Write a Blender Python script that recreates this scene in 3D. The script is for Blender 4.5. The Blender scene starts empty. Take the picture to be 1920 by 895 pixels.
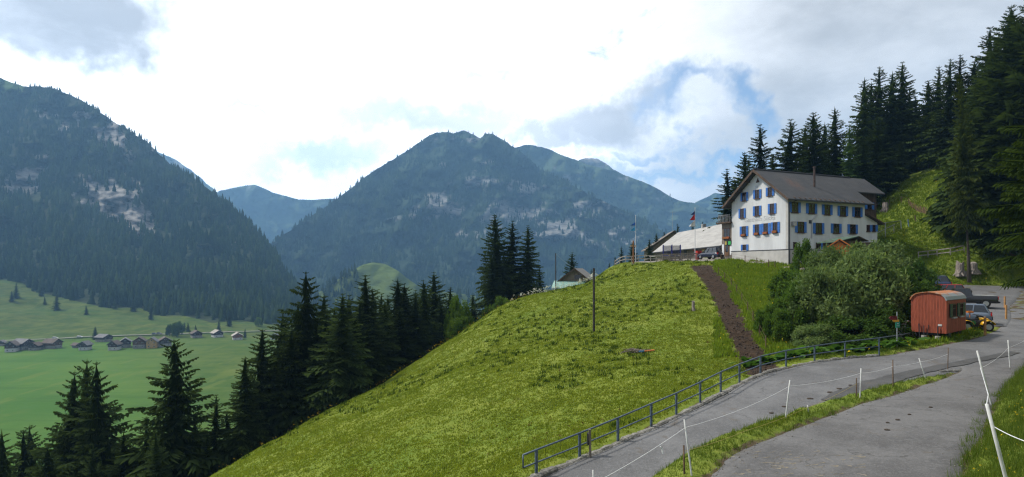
import bpy, bmesh, math, random
import numpy as np
from mathutils import Vector, Matrix, kdtree, noise as mnoise

random.seed(7); rng = np.random.default_rng(7)
SC = bpy.context.scene
COL = SC.collection
R = math.radians
F, CX, HY = 1150.0, 960.0, 505.0           # focal length and horizon of the 1920 px wide view

# ------------------------------------------------------------------ camera
cam = bpy.data.cameras.new('camera'); camo = bpy.data.objects.new('camera', cam); COL.objects.link(camo)
camo.location = (0, 0, 0); camo.rotation_euler = (R(90), 0, 0)
cam.sensor_width = 36.0; cam.lens = 36.0*F/1920.0
cam.shift_y = (HY-447.5)/1920.0
cam.clip_start = 0.1; cam.clip_end = 30000
SC.camera = camo

# ------------------------------------------------------------------ sun, sky, exposure
SUN_AZ, SUN_EL = -78.0, 50.0                # degrees from the view direction (negative = left), elevation
sdir = Vector((math.sin(R(SUN_AZ))*math.cos(R(SUN_EL)), math.cos(R(SUN_AZ))*math.cos(R(SUN_EL)), math.sin(R(SUN_EL))))
sl = bpy.data.lights.new('sun', 'SUN'); so = bpy.data.objects.new('sun', sl); COL.objects.link(so)
sl.energy = 4.6; sl.angle = R(5); sl.color = (1.0, 0.95, 0.86)
so.rotation_euler = sdir.to_track_quat('Z', 'Y').to_euler()
so.location = (-200, 200, 300)

def pdir(px, py):
    return Vector(((px-CX)/F, 1.0, (HY-py)/F)).normalized()

W = bpy.data.worlds.new('World'); SC.world = W; W.use_nodes = True
nt = W.node_tree; nt.nodes.clear()
class NT:
    """tiny node helper"""
    def __init__(s, nt): s.nt = nt
    def n(s, typ, **kw):
        nd = s.nt.nodes.new(typ)
        for k, v in kw.items():
            if k.startswith('i_'):
                key = k[2:]
                key = int(key) if key.isdigit() else key.replace('_', ' ')
                s.put(nd.inputs[key], v)
            else: setattr(nd, k, v)
        return nd
    def put(s, sock, v):
        if isinstance(v, bpy.types.NodeSocket): s.nt.links.new(v, sock)
        else: sock.default_value = v
    def math(s, op, a, b=None, c=None, clamp=False):
        nd = s.nt.nodes.new('ShaderNodeMath'); nd.operation = op; nd.use_clamp = clamp
        for i, v in enumerate((a, b, c)):
            if v is not None: s.put(nd.inputs[i], v)
        return nd.outputs[0]
    def vmath(s, op, a, b=None):
        nd = s.nt.nodes.new('ShaderNodeVectorMath'); nd.operation = op
        s.put(nd.inputs[0], a)
        if b is not None: s.put(nd.inputs[1], b)
        return nd.outputs['Value'] if op in ('LENGTH', 'DOT_PRODUCT', 'DISTANCE') else nd.outputs['Vector']
    def mix(s, fac, a, b, mode='MIX'):
        nd = s.nt.nodes.new('ShaderNodeMix'); nd.data_type = 'RGBA'; nd.blend_type = mode
        s.put(nd.inputs['Factor'], fac); s.put(nd.inputs['A'], a); s.put(nd.inputs['B'], b)
        return nd.outputs['Result']
    def noise(s, vec, scale, detail=4, rough=.55, dist=0.0, out='Fac'):
        nd = s.nt.nodes.new('ShaderNodeTexNoise')
        if vec is not None: s.put(nd.inputs['Vector'], vec)
        nd.inputs['Scale'].default_value = scale; nd.inputs['Detail'].default_value = detail
        nd.inputs['Roughness'].default_value = rough; nd.inputs['Distortion'].default_value = dist
        return nd.outputs[out]
    def ss(s, v, lo, hi, a=0.0, b=1.0):
        nd = s.nt.nodes.new('ShaderNodeMapRange'); nd.interpolation_type = 'SMOOTHSTEP'
        s.put(nd.inputs['Value'], v)
        if lo > hi: lo, hi, a, b = hi, lo, b, a
        for k, x in (('From Min', lo), ('From Max', hi), ('To Min', a), ('To Max', b)): nd.inputs[k].default_value = x
        return nd.outputs[0]

def build_sky():
    g = NT(nt)
    sky = g.n('ShaderNodeTexSky', sky_type='NISHITA', sun_disc=False, sun_elevation=R(SUN_EL), sun_rotation=R(SUN_AZ), altitude=1400)
    tc = g.n('ShaderNodeTexCoord')
    d = g.vmath('NORMALIZE', tc.outputs['Generated'])
    nz = g.noise(d, 5.0, 5, .6, 0, 'Color')
    wob = g.vmath('SCALE', g.vmath('SUBTRACT', nz, (.5, .5, .5)))
    wob.node.inputs['Scale'].default_value = 0.26
    dd = g.vmath('ADD', d, wob)
    nz2 = g.noise(d, 22.0, 4, .6, 0, 'Color')
    wob2 = g.vmath('SCALE', g.vmath('SUBTRACT', nz2, (.5, .5, .5))); wob2.node.inputs['Scale'].default_value = 0.07
    dd = g.vmath('ADD', dd, wob2)
    def blob(px, py, rx, ry, soft=.55):
        c = pdir(px, py)
        v = g.vmath('MULTIPLY', g.vmath('SUBTRACT', dd, tuple(c)), (F/rx, F/rx, F/ry))
        return g.ss(g.vmath('LENGTH', v), 1.0+soft, 1.0-soft)
    def mx(lst):
        o = lst[0]
        for b in lst[1:]: o = g.math('MAXIMUM', o, b)
        return o
    glow = g.math('MAXIMUM', g.vmath('DOT_PRODUCT', d, tuple(pdir(330, 20))), 0.0)
    glow = g.ss(glow, .60, .93)
    flat = g.vmath('MULTIPLY', d, (1, 1, 2.2))
    cn = g.noise(flat, 3.2, 8, .58, .25)
    cn2 = g.noise(flat, 9.0, 7, .6, .2)
    # cloud cover: broken over the whole sky, with the wider blue gaps low on the right
    holes = mx([blob(1275, 212, 66, 36), blob(1395, 205, 42, 34), blob(1300, 310, 150, 16, .7), blob(1200, 285, 60, 14), blob(1220, 330, 90, 10, .7),
                g.math('MULTIPLY', blob(615, 290, 105, 26, .8), .75), g.math('MULTIPLY', blob(425, 207, 50, 9, .7), .6), g.math('MULTIPLY', blob(475, 230, 45, 12, .8), .55),
                g.math('MULTIPLY', blob(920, 155, 40, 14, .7), .6), g.math('MULTIPLY', blob(340, 250, 60, 22, .9), .3), g.math('MULTIPLY', blob(745, 225, 90, 26, .9), .35)])
    puffs = mx([blob(1320, 222, 50, 24), blob(1275, 362, 48, 18), blob(1255, 300, 70, 12), blob(1180, 270, 40, 30)])
    holes = g.math('MULTIPLY', holes, g.math('SUBTRACT', 1.0, g.math('MULTIPLY', puffs, .9)))
    broken = g.ss(cn, .30, .40)
    cov = g.math('MULTIPLY', broken, g.math('SUBTRACT', 1.0, holes), clamp=True)
    # cloud brightness: thin bright veil near the sun, grey bellies further off
    tex = g.math('ADD', g.math('MULTIPLY', g.ss(cn, .38, .68), .6), g.math('MULTIPLY', g.ss(cn2, .33, .68), .4))
    base = g.math('ADD', .50, g.math('MULTIPLY', tex, .38))
    bright = g.math('ADD', base, g.math('MULTIPLY', glow, 1.35))
    dark = mx([blob(1120, 225, 105, 46), g.math('MULTIPLY', blob(850, 225, 170, 34, .8), .8), g.math('MULTIPLY', blob(1060, 260, 120, 22), .9), g.math('MULTIPLY', blob(45, -5, 180, 92, .3), 1.35)])
    dark = g.math('MULTIPLY', dark, g.ss(cn2, .2, .6, .75, 1.0))
    bright = g.math('MULTIPLY', bright, g.math('SUBTRACT', 1.0, g.math('MULTIPLY', dark, .52)))
    tint = g.mix(dark, (0.97, .985, 1.0, 1), (.90, .95, 1.03, 1))
    cl = g.vmath('SCALE', tint); g.put(cl.node.inputs['Scale'], g.math('MULTIPLY', bright, 1/0.14))
    skc = g.vmath('MULTIPLY', sky.outputs[0], (1.0, 1.0, 1.0))
    veil = g.vmath('SCALE', (1.0, 1.0, 1.0)); g.put(veil.node.inputs['Scale'], g.math('MULTIPLY', glow, 2.4))
    skc = g.vmath('ADD', skc, veil)
    out = g.mix(cov, skc, cl)
    bg = g.n('ShaderNodeBackground', i_Color=out, i_Strength=0.14)
    wo = g.n('ShaderNodeOutputWorld', i_Surface=bg.outputs[0])
build_sky()

SC.view_settings.view_transform = 'Standard'; SC.view_settings.look = 'None'
SC.view_settings.exposure = 0.14; SC.view_settings.gamma = 1.0
cy = SC.cycles
cy.use_denoising = True; cy.denoising_prefilter = 'NONE'; cy.pixel_filter_type = 'BLACKMAN_HARRIS'; cy.filter_width = 1.3
cy.max_bounces = 5; cy.diffuse_bounces = 2; cy.glossy_bounces = 2; cy.transmission_bounces = 2
cy.transparent_max_bounces = 8; cy.volume_bounces = 0; cy.sample_clamp_indirect = 4.0
cy.use_adaptive_sampling = True; cy.adaptive_threshold = 0.01

# ------------------------------------------------------------------ helpers
def tag(o, label=None, cat=None, group=None, kind=None):
    if label: o['label'] = label
    if cat: o['category'] = cat
    if group: o['group'] = group
    if kind: o['kind'] = kind
    return o
def empty(name, loc=(0, 0, 0), rz=0.0, label=None, cat=None, group=None):
    o = bpy.data.objects.new(name, None); COL.objects.link(o)
    o.empty_display_size = .3; o.location = loc; o.rotation_euler = (0, 0, rz)
    return tag(o, label, cat, group)
def link(name, me, parent=None, loc=None, rot=None, scale=None):
    o = bpy.data.objects.new(name, me); COL.objects.link(o)
    if parent: o.parent = parent
    if loc is not None: o.location = loc
    if rot is not None: o.rotation_euler = rot
    if scale is not None: o.scale = scale
    return o
def np_mesh(name, v, f, mat=None, smooth=False, attrs=None):
    v = np.asarray(v, dtype=np.float32); f = np.asarray(f, dtype=np.int32)
    me = bpy.data.meshes.new(name)
    k = f.shape[1]
    me.vertices.add(len(v)); me.vertices.foreach_set('co', v.ravel())
    me.loops.add(f.size); me.loops.foreach_set('vertex_index', f.ravel())
    me.polygons.add(len(f))
    me.polygons.foreach_set('loop_start', np.arange(0, f.size, k, dtype=np.int32))
    me.polygons.foreach_set('loop_total', np.full(len(f), k, dtype=np.int32))
    if smooth: me.polygons.foreach_set('use_smooth', np.ones(len(f), dtype=bool))
    me.update(calc_edges=True); me.validate()
    if attrs:
        for an, av in attrs.items():
            a = me.attributes.new(an, 'FLOAT', 'POINT'); a.data.foreach_set('value', np.asarray(av, dtype=np.float32))
    if mat: me.materials.append(mat)
    return me
class MB:
    """collects simple shapes into one mesh"""
    def __init__(s): s.v = []; s.f = []
    def add(s, v, f):
        b = len(s.v); s.v += [tuple(p) for p in v]; s.f += [tuple(i+b for i in q) for q in f]; return s
    def box(s, c, d, M=None):
        x, y, z = d[0]/2, d[1]/2, d[2]/2
        v = [Vector((i*x, j*y, k*z)) for k in (-1, 1) for j in (-1, 1) for i in (-1, 1)]
        if M is not None: v = [M @ p for p in v]
        v = [p+Vector(c) for p in v]
        return s.add(v, [(0, 2, 3, 1), (4, 5, 7, 6), (0, 1, 5, 4), (2, 6, 7, 3), (0, 4, 6, 2), (1, 3, 7, 5)])
    def bar(s, p, q, w, h=None, up=(0, 0, 1)):
        h = h or w; p = Vector(p); q = Vector(q); d = q-p
        if d.length < 1e-6: return s
        z = d.normalized(); x = Vector(up).cross(z)
        if x.length < 1e-4: x = Vector((1, 0, 0)).cross(z)
        x.normalize(); y = z.cross(x)
        v = [o+x*(i*w/2)+y*(j*h/2) for o in (p, q) for j in (-1, 1) for i in (-1, 1)]
        return s.add(v, [(0, 2, 3, 1), (4, 5, 7, 6), (0, 1, 5, 4), (2, 6, 7, 3), (0, 4, 6, 2), (1, 3, 7, 5)])
    def tube(s, pts, r, n=6, caps=True):
        pts = [Vector(p) for p in pts]; rr = r if isinstance(r, (list, tuple)) else [r]*len(pts)
        b = []; 
        for i, p in enumerate(pts):
            t = (pts[min(i+1, len(pts)-1)]-pts[max(i-1, 0)]).normalized()
            x = Vector((0, 0, 1)).cross(t)
            if x.length < 1e-3: x = Vector((1, 0, 0)).cross(t)
            x.normalize(); y = t.cross(x)
            for k in range(n):
                a = 2*math.pi*k/n; b.append(p+(x*math.cos(a)+y*math.sin(a))*rr[i])
        f = [(i*n+k, i*n+(k+1) % n, (i+1)*n+(k+1) % n, (i+1)*n+k) for i in range(len(pts)-1) for k in range(n)]
        if caps: f += [tuple(range(n-1, -1, -1)), tuple((len(pts)-1)*n+k for k in range(n))]
        return s.add(b, f)
    def prism(s, poly, fn, a, b):
        """poly: 2D points; fn(u, v, w) -> 3D; extruded from w=a to w=b"""
        n = len(poly)
        v = [fn(u, w, a) for u, w in poly]+[fn(u, w, b) for u, w in poly]
        f = [tuple(range(n-1, -1, -1)), tuple(range(n, 2*n))]+[(i, (i+1) % n, n+(i+1) % n, n+i) for i in range(n)]
        return s.add(v, f)
    def loft(s, rings, caps=True):
        n = len(rings[0]); v = [p for r in rings for p in r]
        f = [(i*n+k, i*n+(k+1) % n, (i+1)*n+(k+1) % n, (i+1)*n+k) for i in range(len(rings)-1) for k in range(n)]
        if caps: f += [tuple(range(n-1, -1, -1)), tuple((len(rings)-1)*n+k for k in range(n))]
        return s.add(v, f)
    def mesh(s, name, mat=None, smooth=False):
        me = bpy.data.meshes.new(name); me.from_pydata([tuple(p) for p in s.v], [], s.f)
        bm = bmesh.new(); bm.from_mesh(me); bmesh.ops.recalc_face_normals(bm, faces=bm.faces); bm.to_mesh(me); bm.free()
        if smooth:
            for p in me.polygons: p.use_smooth = True
        if mat: me.materials.append(mat)
        me.update(); return me
    def build(s, name, mat, parent=None, smooth=False, bevel=0.0, loc=None, rot=None):
        o = link(name, s.mesh(name, mat, smooth), parent, loc, rot)
        if bevel:
            m = o.modifiers.new('bevel', 'BEVEL'); m.width = bevel; m.segments = 2; m.limit_method = 'ANGLE'
        return o

# ------------------------------------------------------------------ materials
MATS = {}
def M(name, col=(.5, .5, .5), rough=.8, var=.18, scale=4.0, bump=0.0, metal=0.0, col2=None, rnd=0.0, stretch=(1, 1, 1), spec=.35, detail=5):
    if name in MATS: return MATS[name]
    m = bpy.data.materials.new(name); m.use_nodes = True; t = m.node_tree
    g = NT(t); b = t.nodes['Principled BSDF']
    tc = g.n('ShaderNodeTexCoord'); v = g.vmath('MULTIPLY', tc.outputs['Object'], stretch)
    n1 = g.noise(v, scale, detail, .6)
    c2 = col2 or tuple(c*(1-var*1.6) for c in col)
    c = g.mix(g.ss(n1, .32, .68), tuple(c2)+(1,), tuple(min(1, x*(1+var*.6)) for x in col)+(1,))
    if rnd:
        oi = g.n('ShaderNodeObjectInfo')
        sc = g.math('ADD', 1-rnd, g.math('MULTIPLY', oi.outputs['Random'], 2*rnd))
        cc = g.vmath('SCALE', c); g.put(cc.node.inputs['Scale'], sc); c = cc
    g.put(b.inputs['Base Color'], c)
    b.inputs['Roughness'].default_value = rough; b.inputs['Metallic'].default_value = metal
    b.inputs['Specular IOR Level'].default_value = spec
    if bump:
        n2 = g.noise(v, scale*4, 4, .6)
        bp = g.n('ShaderNodeBump', i_Strength=min(1.0, bump), i_Distance=.03, i_Height=n2)
        g.put(b.inputs['Normal'], bp.outputs[0])
    MATS[name] = m; return m
def leafmat(name, a, b_, trans=.25, rnd=.25, hue=.0, attr=None):
    """foliage: diffuse + some translucency, tint by clump attribute and by tree"""
    if name in MATS: return MATS[name]
    m = bpy.data.materials.new(name); m.use_nodes = True; t = m.node_tree; g = NT(t); t.nodes.clear()
    at = g.n('ShaderNodeAttribute', attribute_name=attr or 'tint')
    oi = g.n('ShaderNodeObjectInfo')
    c = g.mix(at.outputs['Fac'], tuple(a)+(1,), tuple(b_)+(1,))
    if rnd:
        sc = g.math('ADD', 1-rnd, g.math('MULTIPLY', oi.outputs['Random'], 2*rnd))
        cc = g.vmath('SCALE', c); g.put(cc.node.inputs['Scale'], sc); c = cc
    d = g.n('ShaderNodeBsdfDiffuse'); g.put(d.inputs['Color'], c)
    tr = g.n('ShaderNodeBsdfTranslucent')
    ct = g.vmath('MULTIPLY', c, (1.5, 1.5, .7)); g.put(tr.inputs['Color'], ct)
    mx = g.n('ShaderNodeMixShader'); mx.inputs[0].default_value = trans
    t.links.new(d.outputs[0], mx.inputs[1]); t.links.new(tr.outputs[0], mx.inputs[2])
    o = g.n('ShaderNodeOutputMaterial'); t.links.new(mx.outputs[0], o.inputs['Surface'])
    MATS[name] = m; return m

def fbm(x, y, z=0.0, octv=4, lac=2.0, gain=.5):
    """vectorised value noise"""
    x = np.asarray(x, float); y = np.asarray(y, float); s = np.zeros(np.broadcast(x, y).shape); a = 1.0; tot = 0
    for o in range(octv):
        xs = x*lac**o+17.3*o+z; ys = y*lac**o-9.1*o+z*1.7
        xi = np.floor(xs).astype(np.int64); yi = np.floor(ys).astype(np.int64)
        fx = xs-xi; fy = ys-yi; fx = fx*fx*(3-2*fx); fy = fy*fy*(3-2*fy)
        def h(i, j):
            k = (i*374761393+j*668265263+int(o*974711)+int(z*131)*69069) & 0x7fffffff
            k = ((k ^ (k >> 13))*1274126177) & 0x7fffffff
            return ((k ^ (k >> 16)) & 0xffff)/65535.0
        s = s+a*((h(xi, yi)*(1-fx)+h(xi+1, yi)*fx)*(1-fy)+(h(xi, yi+1)*(1-fx)+h(xi+1, yi+1)*fx)*fy)
        tot += a; a *= gain
    return s/tot
def sstep(v, a, b):
    t = np.clip((np.asarray(v, float)-a)/(b-a), 0, 1); return t*t*(3-2*t)
def at(px, py, Y):
    return Vector(((px-CX)/F*Y, Y, (HY-py)/F*Y))

# ================================================================== SETTING: the near hillside
PTS = [
 # under and beside the viewer, wayside bank
 (0,0,-1.75),(0,5,-3.2),(0,9,-5.0),(-5,12,-7.2),(5,7,-4.2),(10,10,-2.9),(8,7,-2.6),(12.6,15,-3.0),(15.8,18.5,-3.2),(20,20,-1.8),(21.5,26,-4.1),(26,26,-2.8),
 (30,31,-4.0),(40,34,-3.8),(55,45,-3.0),
 # slope between the railing and the crest
 (-6.8,30,-10.2),(-20.5,42,-14.2),(-19,55,-14.1),(-13.4,64,-12),(-7.5,72,-8.45),(-2.8,80,-5.6),(3,86,-3.6),(9,89,-3.0),(12.5,90.5,-1.3),(15.2,92,.64),(21,90,1.0),(26,89,1.25),(29,86,1.3),
 (0,23.5,-7.9),(3.5,26.3,-7.3),(8,31.5,-6.5),(11,35,-6.1),(15,37.5,-5.9),(-8,20,-10),
 (16.1,42,-5.3),(19.3,54,-3.5),(23.2,72,-.4),(7.3,55,-5.5),(9,44,-5.93),(.6,36,-7.7),(-2.3,45,-7.6),(-5,36,-9.2),(-9.5,47,-10.3),(17.6,70,-2.1),(17.1,82,-.36),
 # behind the crest and down into the valley
 (15,102,-1.4),(3,98,-4.8),(0,106,-6),(8,105,-4.6),(10.5,97,-4.0),(5.5,80,-3.2),(-4,92,-9.0),(-9,84,-12.5),(-17,76,-16.5),(-25,66,-21),(-26,52,-19),(-28,40,-20),
 (-45,50,-34),(-45,80,-37),(-40,110,-38),(-70,60,-53),(-100,60,-68),(-100,150,-74),(-60,140,-54),(-20,130,-31),(10,128,-12),(30,140,-1),(30,110,1.7),(31,94,1.6),(-130,100,-80),(-20,175,-48),(30,180,-20),
 # round the guest house
 (34,76,.2),(30.5,85,1.3),(45,80,.4),(48,83,1.0),(55,90,4.6),(50,97,4.0),(40,93,2.0),
 # slope right of the house
 (59.7,88,2.07),(62,84,2.6),(64.3,100,9.1),(70.8,110,15.3),(65.7,108,11.5),(77,108,17.0),(58,79.5,0),(54,81,-1.8),(62,78,-2),(69.5,85,6.3),(85,90,12),(100,100,22),
 (75,70,3),(62,57,-2.2),(80,60,5),(120,120,29),(90,140,21),(70,140,15),(50,130,6),(40,118,3.5),(130,60,25),(110,30,15),(60,20,3),(40,20,-1),(100,0,15),(0,-15,-1),(50,-10,3),
 (-30,-10,-12),(-30,15,-17),(-14,22,-11.8),(-70,0,-38),(-100,0,-52),(130,180,24),(60,180,4),
 # lawn and thicket between road and house
 (20,41,-5.5),(27,43,-5),(25,50,-4.2),(30,60,-2.6),(38,65,-1.5),(35,50,-4.4),(44,72,-.9),(29.8,70,-.9),
]
PA = np.array(PTS, float)
def _U(r2): return np.where(r2 > 1e-9, r2*np.log(np.maximum(r2, 1e-9)), 0.0)
_n = len(PA); _K = np.zeros((_n+3, _n+3))
_d2 = ((PA[:, None, :2]-PA[None, :, :2])**2).sum(-1)
_K[:_n, :_n] = _U(_d2)+np.eye(_n)*8.0
_K[:_n, _n] = 1; _K[:_n, _n+1:] = PA[:, :2]; _K[_n:, :_n] = _K[:_n, _n:].T
_w = np.linalg.solve(_K, np.concatenate([PA[:, 2], [0, 0, 0]]))
def tps(x, y):
    sh = x.shape; q = np.stack([x.ravel(), y.ravel()], 1); out = np.zeros(len(q))
    for i in range(0, len(q), 20000):
        s = q[i:i+20000]; d2 = ((s[:, None]-PA[None, :, :2])**2).sum(-1)
        out[i:i+20000] = _U(d2)@_w[:_n]+_w[_n]+s@_w[_n+1:]
    return out.reshape(sh)

def resample(P, n):
    P = np.array(P, float); d = np.concatenate([[0], np.cumsum(np.linalg.norm(np.diff(P, axis=0), axis=1))])
    # Catmull-Rom through the stations
    t = np.linspace(0, len(P)-1, n); i = np.clip(t.astype(int), 0, len(P)-2); u = (t-i)[:, None]
    p0 = P[np.maximum(i-1, 0)]; p1 = P[i]; p2 = P[i+1]; p3 = P[np.minimum(i+2, len(P)-1)]
    return .5*((2*p1)+(-p0+p2)*u+(2*p0-5*p1+4*p2-p3)*u*u+(-p0+3*p1-3*p2+p3)*u**3)
ROAD_A = [((-6,17.8,-8.9),(-2.5,14.0,-8.9)),((-2.6,20.0,-8.2),(.6,16.2,-8.2)),((.95,22.2,-7.56),(3.4,18.9,-7.6)),((4.35,24.7,-7.0),(6.7,21.6,-7.0)),((7.35,27.1,-6.5),(10,23.5,-6.45)),
 ((10.3,29.9,-6.1),(13.2,26,-6.05)),((13.5,32.9,-5.67),(16.6,28.5,-5.67)),((17.75,35.7,-5.4),(20.2,29.9,-5.35)),((19.8,36.3,-5.3),(22.7,31.1,-5.22)),((21.9,36.4,-5.16),(25.4,31.0,-5.14)),
 ((24.2,37.3,-5.0),(29,34.4,-5.05)),((27.2,39,-4.9),(33,36,-4.95)),((30.5,41,-4.75),(37,38.5,-4.8)),((34,43.7,-4.6),(41,41.5,-4.65)),((39,48.6,-4.4),(46,46,-4.4)),((43.4,53.6,-4.2),(51,51,-4.2)),
 ((50,62,-3.7),(58,59,-3.7)),((60,73,-2.9),(68,69,-2.9)),((68,80,-2.2),(75,76,-2.0))]
ROAD_B = [((-2.5,7.5,-5.3),(3.0,6.0,-4.9)),((1.0,11.0,-5.25),(6.6,9.6,-5.0)),((4.9,15.3,-5.25),(10.7,14.7,-5.0)),((6.5,17.6,-5.25),(12.2,16.6,-5.03)),((9.5,20.3,-5.25),(14.6,19,-5.05)),((13,23.3,-5.25),(18.2,23.2,-5.08)),
 ((16.1,25.6,-5.22),(21.2,26.4,-5.1)),((19.4,28.2,-5.2),(24.0,29.2,-5.1)),((22.4,30.75,-5.19),(27.3,32.6,-5.08)),((23.6,32.2,-5.14),(29.2,34.7,-5.03))]
LOT = [((35.2,46.9,-4.42),(38.2,47.4,-4.44)),((37.5,53,-4.15),(43.3,53.2,-4.19)),((41.5,60,-3.75),(49.3,60.8,-3.74)),((45.5,67,-3.25),(55.6,67.5,-3.26)),((49.5,75,-2.5),(62,74.5,-2.76)),((53,80,-2.0),(67,79,-2.25))]
def ribbon(pairs, n, k, crown=.03, dz=0.0, rough=.012, sd=0, skirt=False):
    A = resample([p[0] for p in pairs], n); B = resample([p[1] for p in pairs], n)
    t = np.linspace(0, 1, k+1)
    P = A[:, None]*(1-t)[None, :, None]+B[:, None]*t[None, :, None]
    P[..., 2] += crown*np.sin(np.pi*t)[None]+dz+rough*(fbm(P[..., 0]*.8, P[..., 1]*.8, sd+3)-.5)*4
    # ragged asphalt edges
    e = (fbm(np.arange(n)*.35, np.zeros(n), sd+1)-.5)[:, None]*.25; e2 = (fbm(np.arange(n)*.35, np.zeros(n), sd+2)-.5)[:, None]*.25
    dirv = (B-A)/np.linalg.norm(B-A, axis=1)[:, None]
    P[:, 0] += dirv*e; P[:, -1] += dirv*e2
    if skirt:                                  # broken-down outer edge
        a0 = P[:, :1]-dirv[:, None]*.10; a1 = P[:, -1:]+dirv[:, None]*.10; a0[..., 2] -= .10; a1[..., 2] -= .10
        P = np.concatenate([a0, P, a1], 1)
    return P
def grid_faces(n, m):
    i = np.arange(n-1)[:, None]*m+np.arange(m-1)[None]
    i = i.ravel(); return np.stack([i, i+1, i+m+1, i+m], 1)
RA = ribbon(ROAD_A, 220, 12, sd=0, skirt=True); RB = ribbon(ROAD_B, 120, 10, dz=.012, sd=5, skirt=True); RL = ribbon(LOT, 60, 16, dz=.008, sd=9, skirt=True)
def lines(segs):
    o = [segs[0][0]]
    for a, b, s in segs:
        m = max(1, int(round((b-a)/s))); o += list(a+(b-a)*np.arange(1, m+1)/m)
    return np.array(o)
GX = lines([(-135,-60,4),(-60,-26,1.5),(-26,0,.6),(0,32,.33),(32,75,.8),(75,135,3)])
GY = lines([(-18,4,2),(4,48,.33),(48,100,.6),(100,125,1.2),(125,185,4)])
gx, gy = np.meshgrid(GX, GY)                      # rows = y
gz = tps(gx, gy)
# lay the ground under the asphalt
def dense(P, k):
    t = np.linspace(0, P.shape[1]-1, (P.shape[1]-1)*k+1); i = np.minimum(t.astype(int), P.shape[1]-2); u = (t-i)[None, :, None]
    P = P[:, i]*(1-u)+P[:, i+1]*u; n = int((P.shape[0]-1)*max(1, round(np.linalg.norm(np.diff(P[:, 0], axis=0), axis=1).mean()/.16)))+1
    t = np.linspace(0, P.shape[0]-1, n); i = np.minimum(t.astype(int), P.shape[0]-2); u = (t-i)[:, None, None]
    return P[i]*(1-u)+P[i+1]*u
kd_pts = np.concatenate([dense(RA[:, 1:-1], 3).reshape(-1, 3), dense(RB[:, 1:-1], 3).reshape(-1, 3), dense(RL[:, 1:-1], 3).reshape(-1, 3)])
KD = kdtree.KDTree(len(kd_pts))
for i, p in enumerate(kd_pts): KD.insert((p[0], p[1], 0), i)
KD.balance()
road_d = np.full(gx.shape, 99.0)
msk = (gy > 3) & (gy < 90) & (gx > -15) & (gx < 82)
for r, c in zip(*np.nonzero(msk)):
    co, i, d = KD.find((gx[r, c], gy[r, c], 0)); road_d[r, c] = d
    zr = kd_pts[i, 2]-.04
    if d < .11: gz[r, c] = zr
    elif d < 3.2:
        t = (d-.11)/3.09; t = t*t*(3-2*t); gz[r, c] = zr*(1-t)+gz[r, c]*t+(.06+.08*min(1, (d-.11)/.30))*(1-t)
# dirt track up the slope, gravel forecourt and path as masks
TRACK = [(1312,499,44),(1330,515,44),(1348,540,46),(1362,570,44),(1376,600,42),(1394,632,46),(1411,660,56),(1424,684,58),(1431,700,50)]
def H(x, y):
    x = np.asarray(x, float); y = np.asarray(y, float)
    i = np.clip(np.searchsorted(GX, x)-1, 0, len(GX)-2); j = np.clip(np.searchsorted(GY, y)-1, 0, len(GY)-2)
    u = np.clip((x-GX[i])/(GX[i+1]-GX[i]), 0, 1); v = np.clip((y-GY[j])/(GY[j+1]-GY[j]), 0, 1)
    return (gz[j, i]*(1-u)+gz[j, i+1]*u)*(1-v)+(gz[j+1, i]*(1-u)+gz[j+1, i+1]*u)*v
def ground(px, py, y0=8.0, y1=180.0):
    """where the view ray through a pixel meets the hillside"""
    Y = np.linspace(y0, y1, 3000); x = (px-CX)/F*Y; z = (HY-py)/F*Y
    d = z-H(x, Y); k = np.nonzero(d < 0)[0]
    k = k[0] if len(k) else len(Y)-1
    return Vector((x[k], Y[k], float(H(x[k], Y[k]))))
def on(px, Y):
    x = (px-CX)/F*Y; return Vector((x, Y, float(H(x, Y))))
tr = []
for px, py, w in TRACK:
    a = ground(px-w/2, py); c = ground(px, py); Y = c.y
    tr.append((c.x, c.y, w*Y/F))
tr = resample(tr, 160)
KT = kdtree.KDTree(len(tr))
for i, p in enumerate(tr): KT.insert((p[0], p[1], 0), i)
KT.balance()
dirt = np.zeros(gx.shape)
for r, c in zip(*np.nonzero((gy > 25) & (gy < 100) & (gx > 5) & (gx < 40))):
    co, i, d = KT.find((gx[r, c], gy[r, c], 0)); dirt[r, c] = max(0.0, 1-max(0, d-tr[i, 2]*.26)/1.0) if d < tr[i, 2]*1.6 else 0
path = np.zeros(gx.shape)                          # gravel yard before the house and round the barn
for (x, y, r0) in [(29,87,3.6),(25.5,90.5,3.0),(21,93,3.5),(29,94,5),(27,103,6),(32.2,80.2,1.8),(34.6,75.6,1.5),(36.5,74.6,1.4),(30.8,84,2.2),(17,95,3)]:
    path = np.maximum(path, 1-sstep(np.hypot(gx-x, gy-y), r0*.75, r0*1.15))
# small bumps of a grazed alpine slope
amp = np.clip((road_d-.35)/2.0, 0, 1)*(1-.7*path)
gz += amp*((fbm(gx*.9, gy*.9, 1, 3)-.5)*.30+(fbm(gx*.22, gy*.22, 2, 3)-.5)*.5)*np.where(gy < 100, 1, 1)
gz -= dirt*.10; gz += dirt*(fbm(gx*2.2, gy*2.2, 5, 2)-.5)*.16
hill_v = np.stack([gx, gy, gz], -1).reshape(-1, 3)

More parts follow.
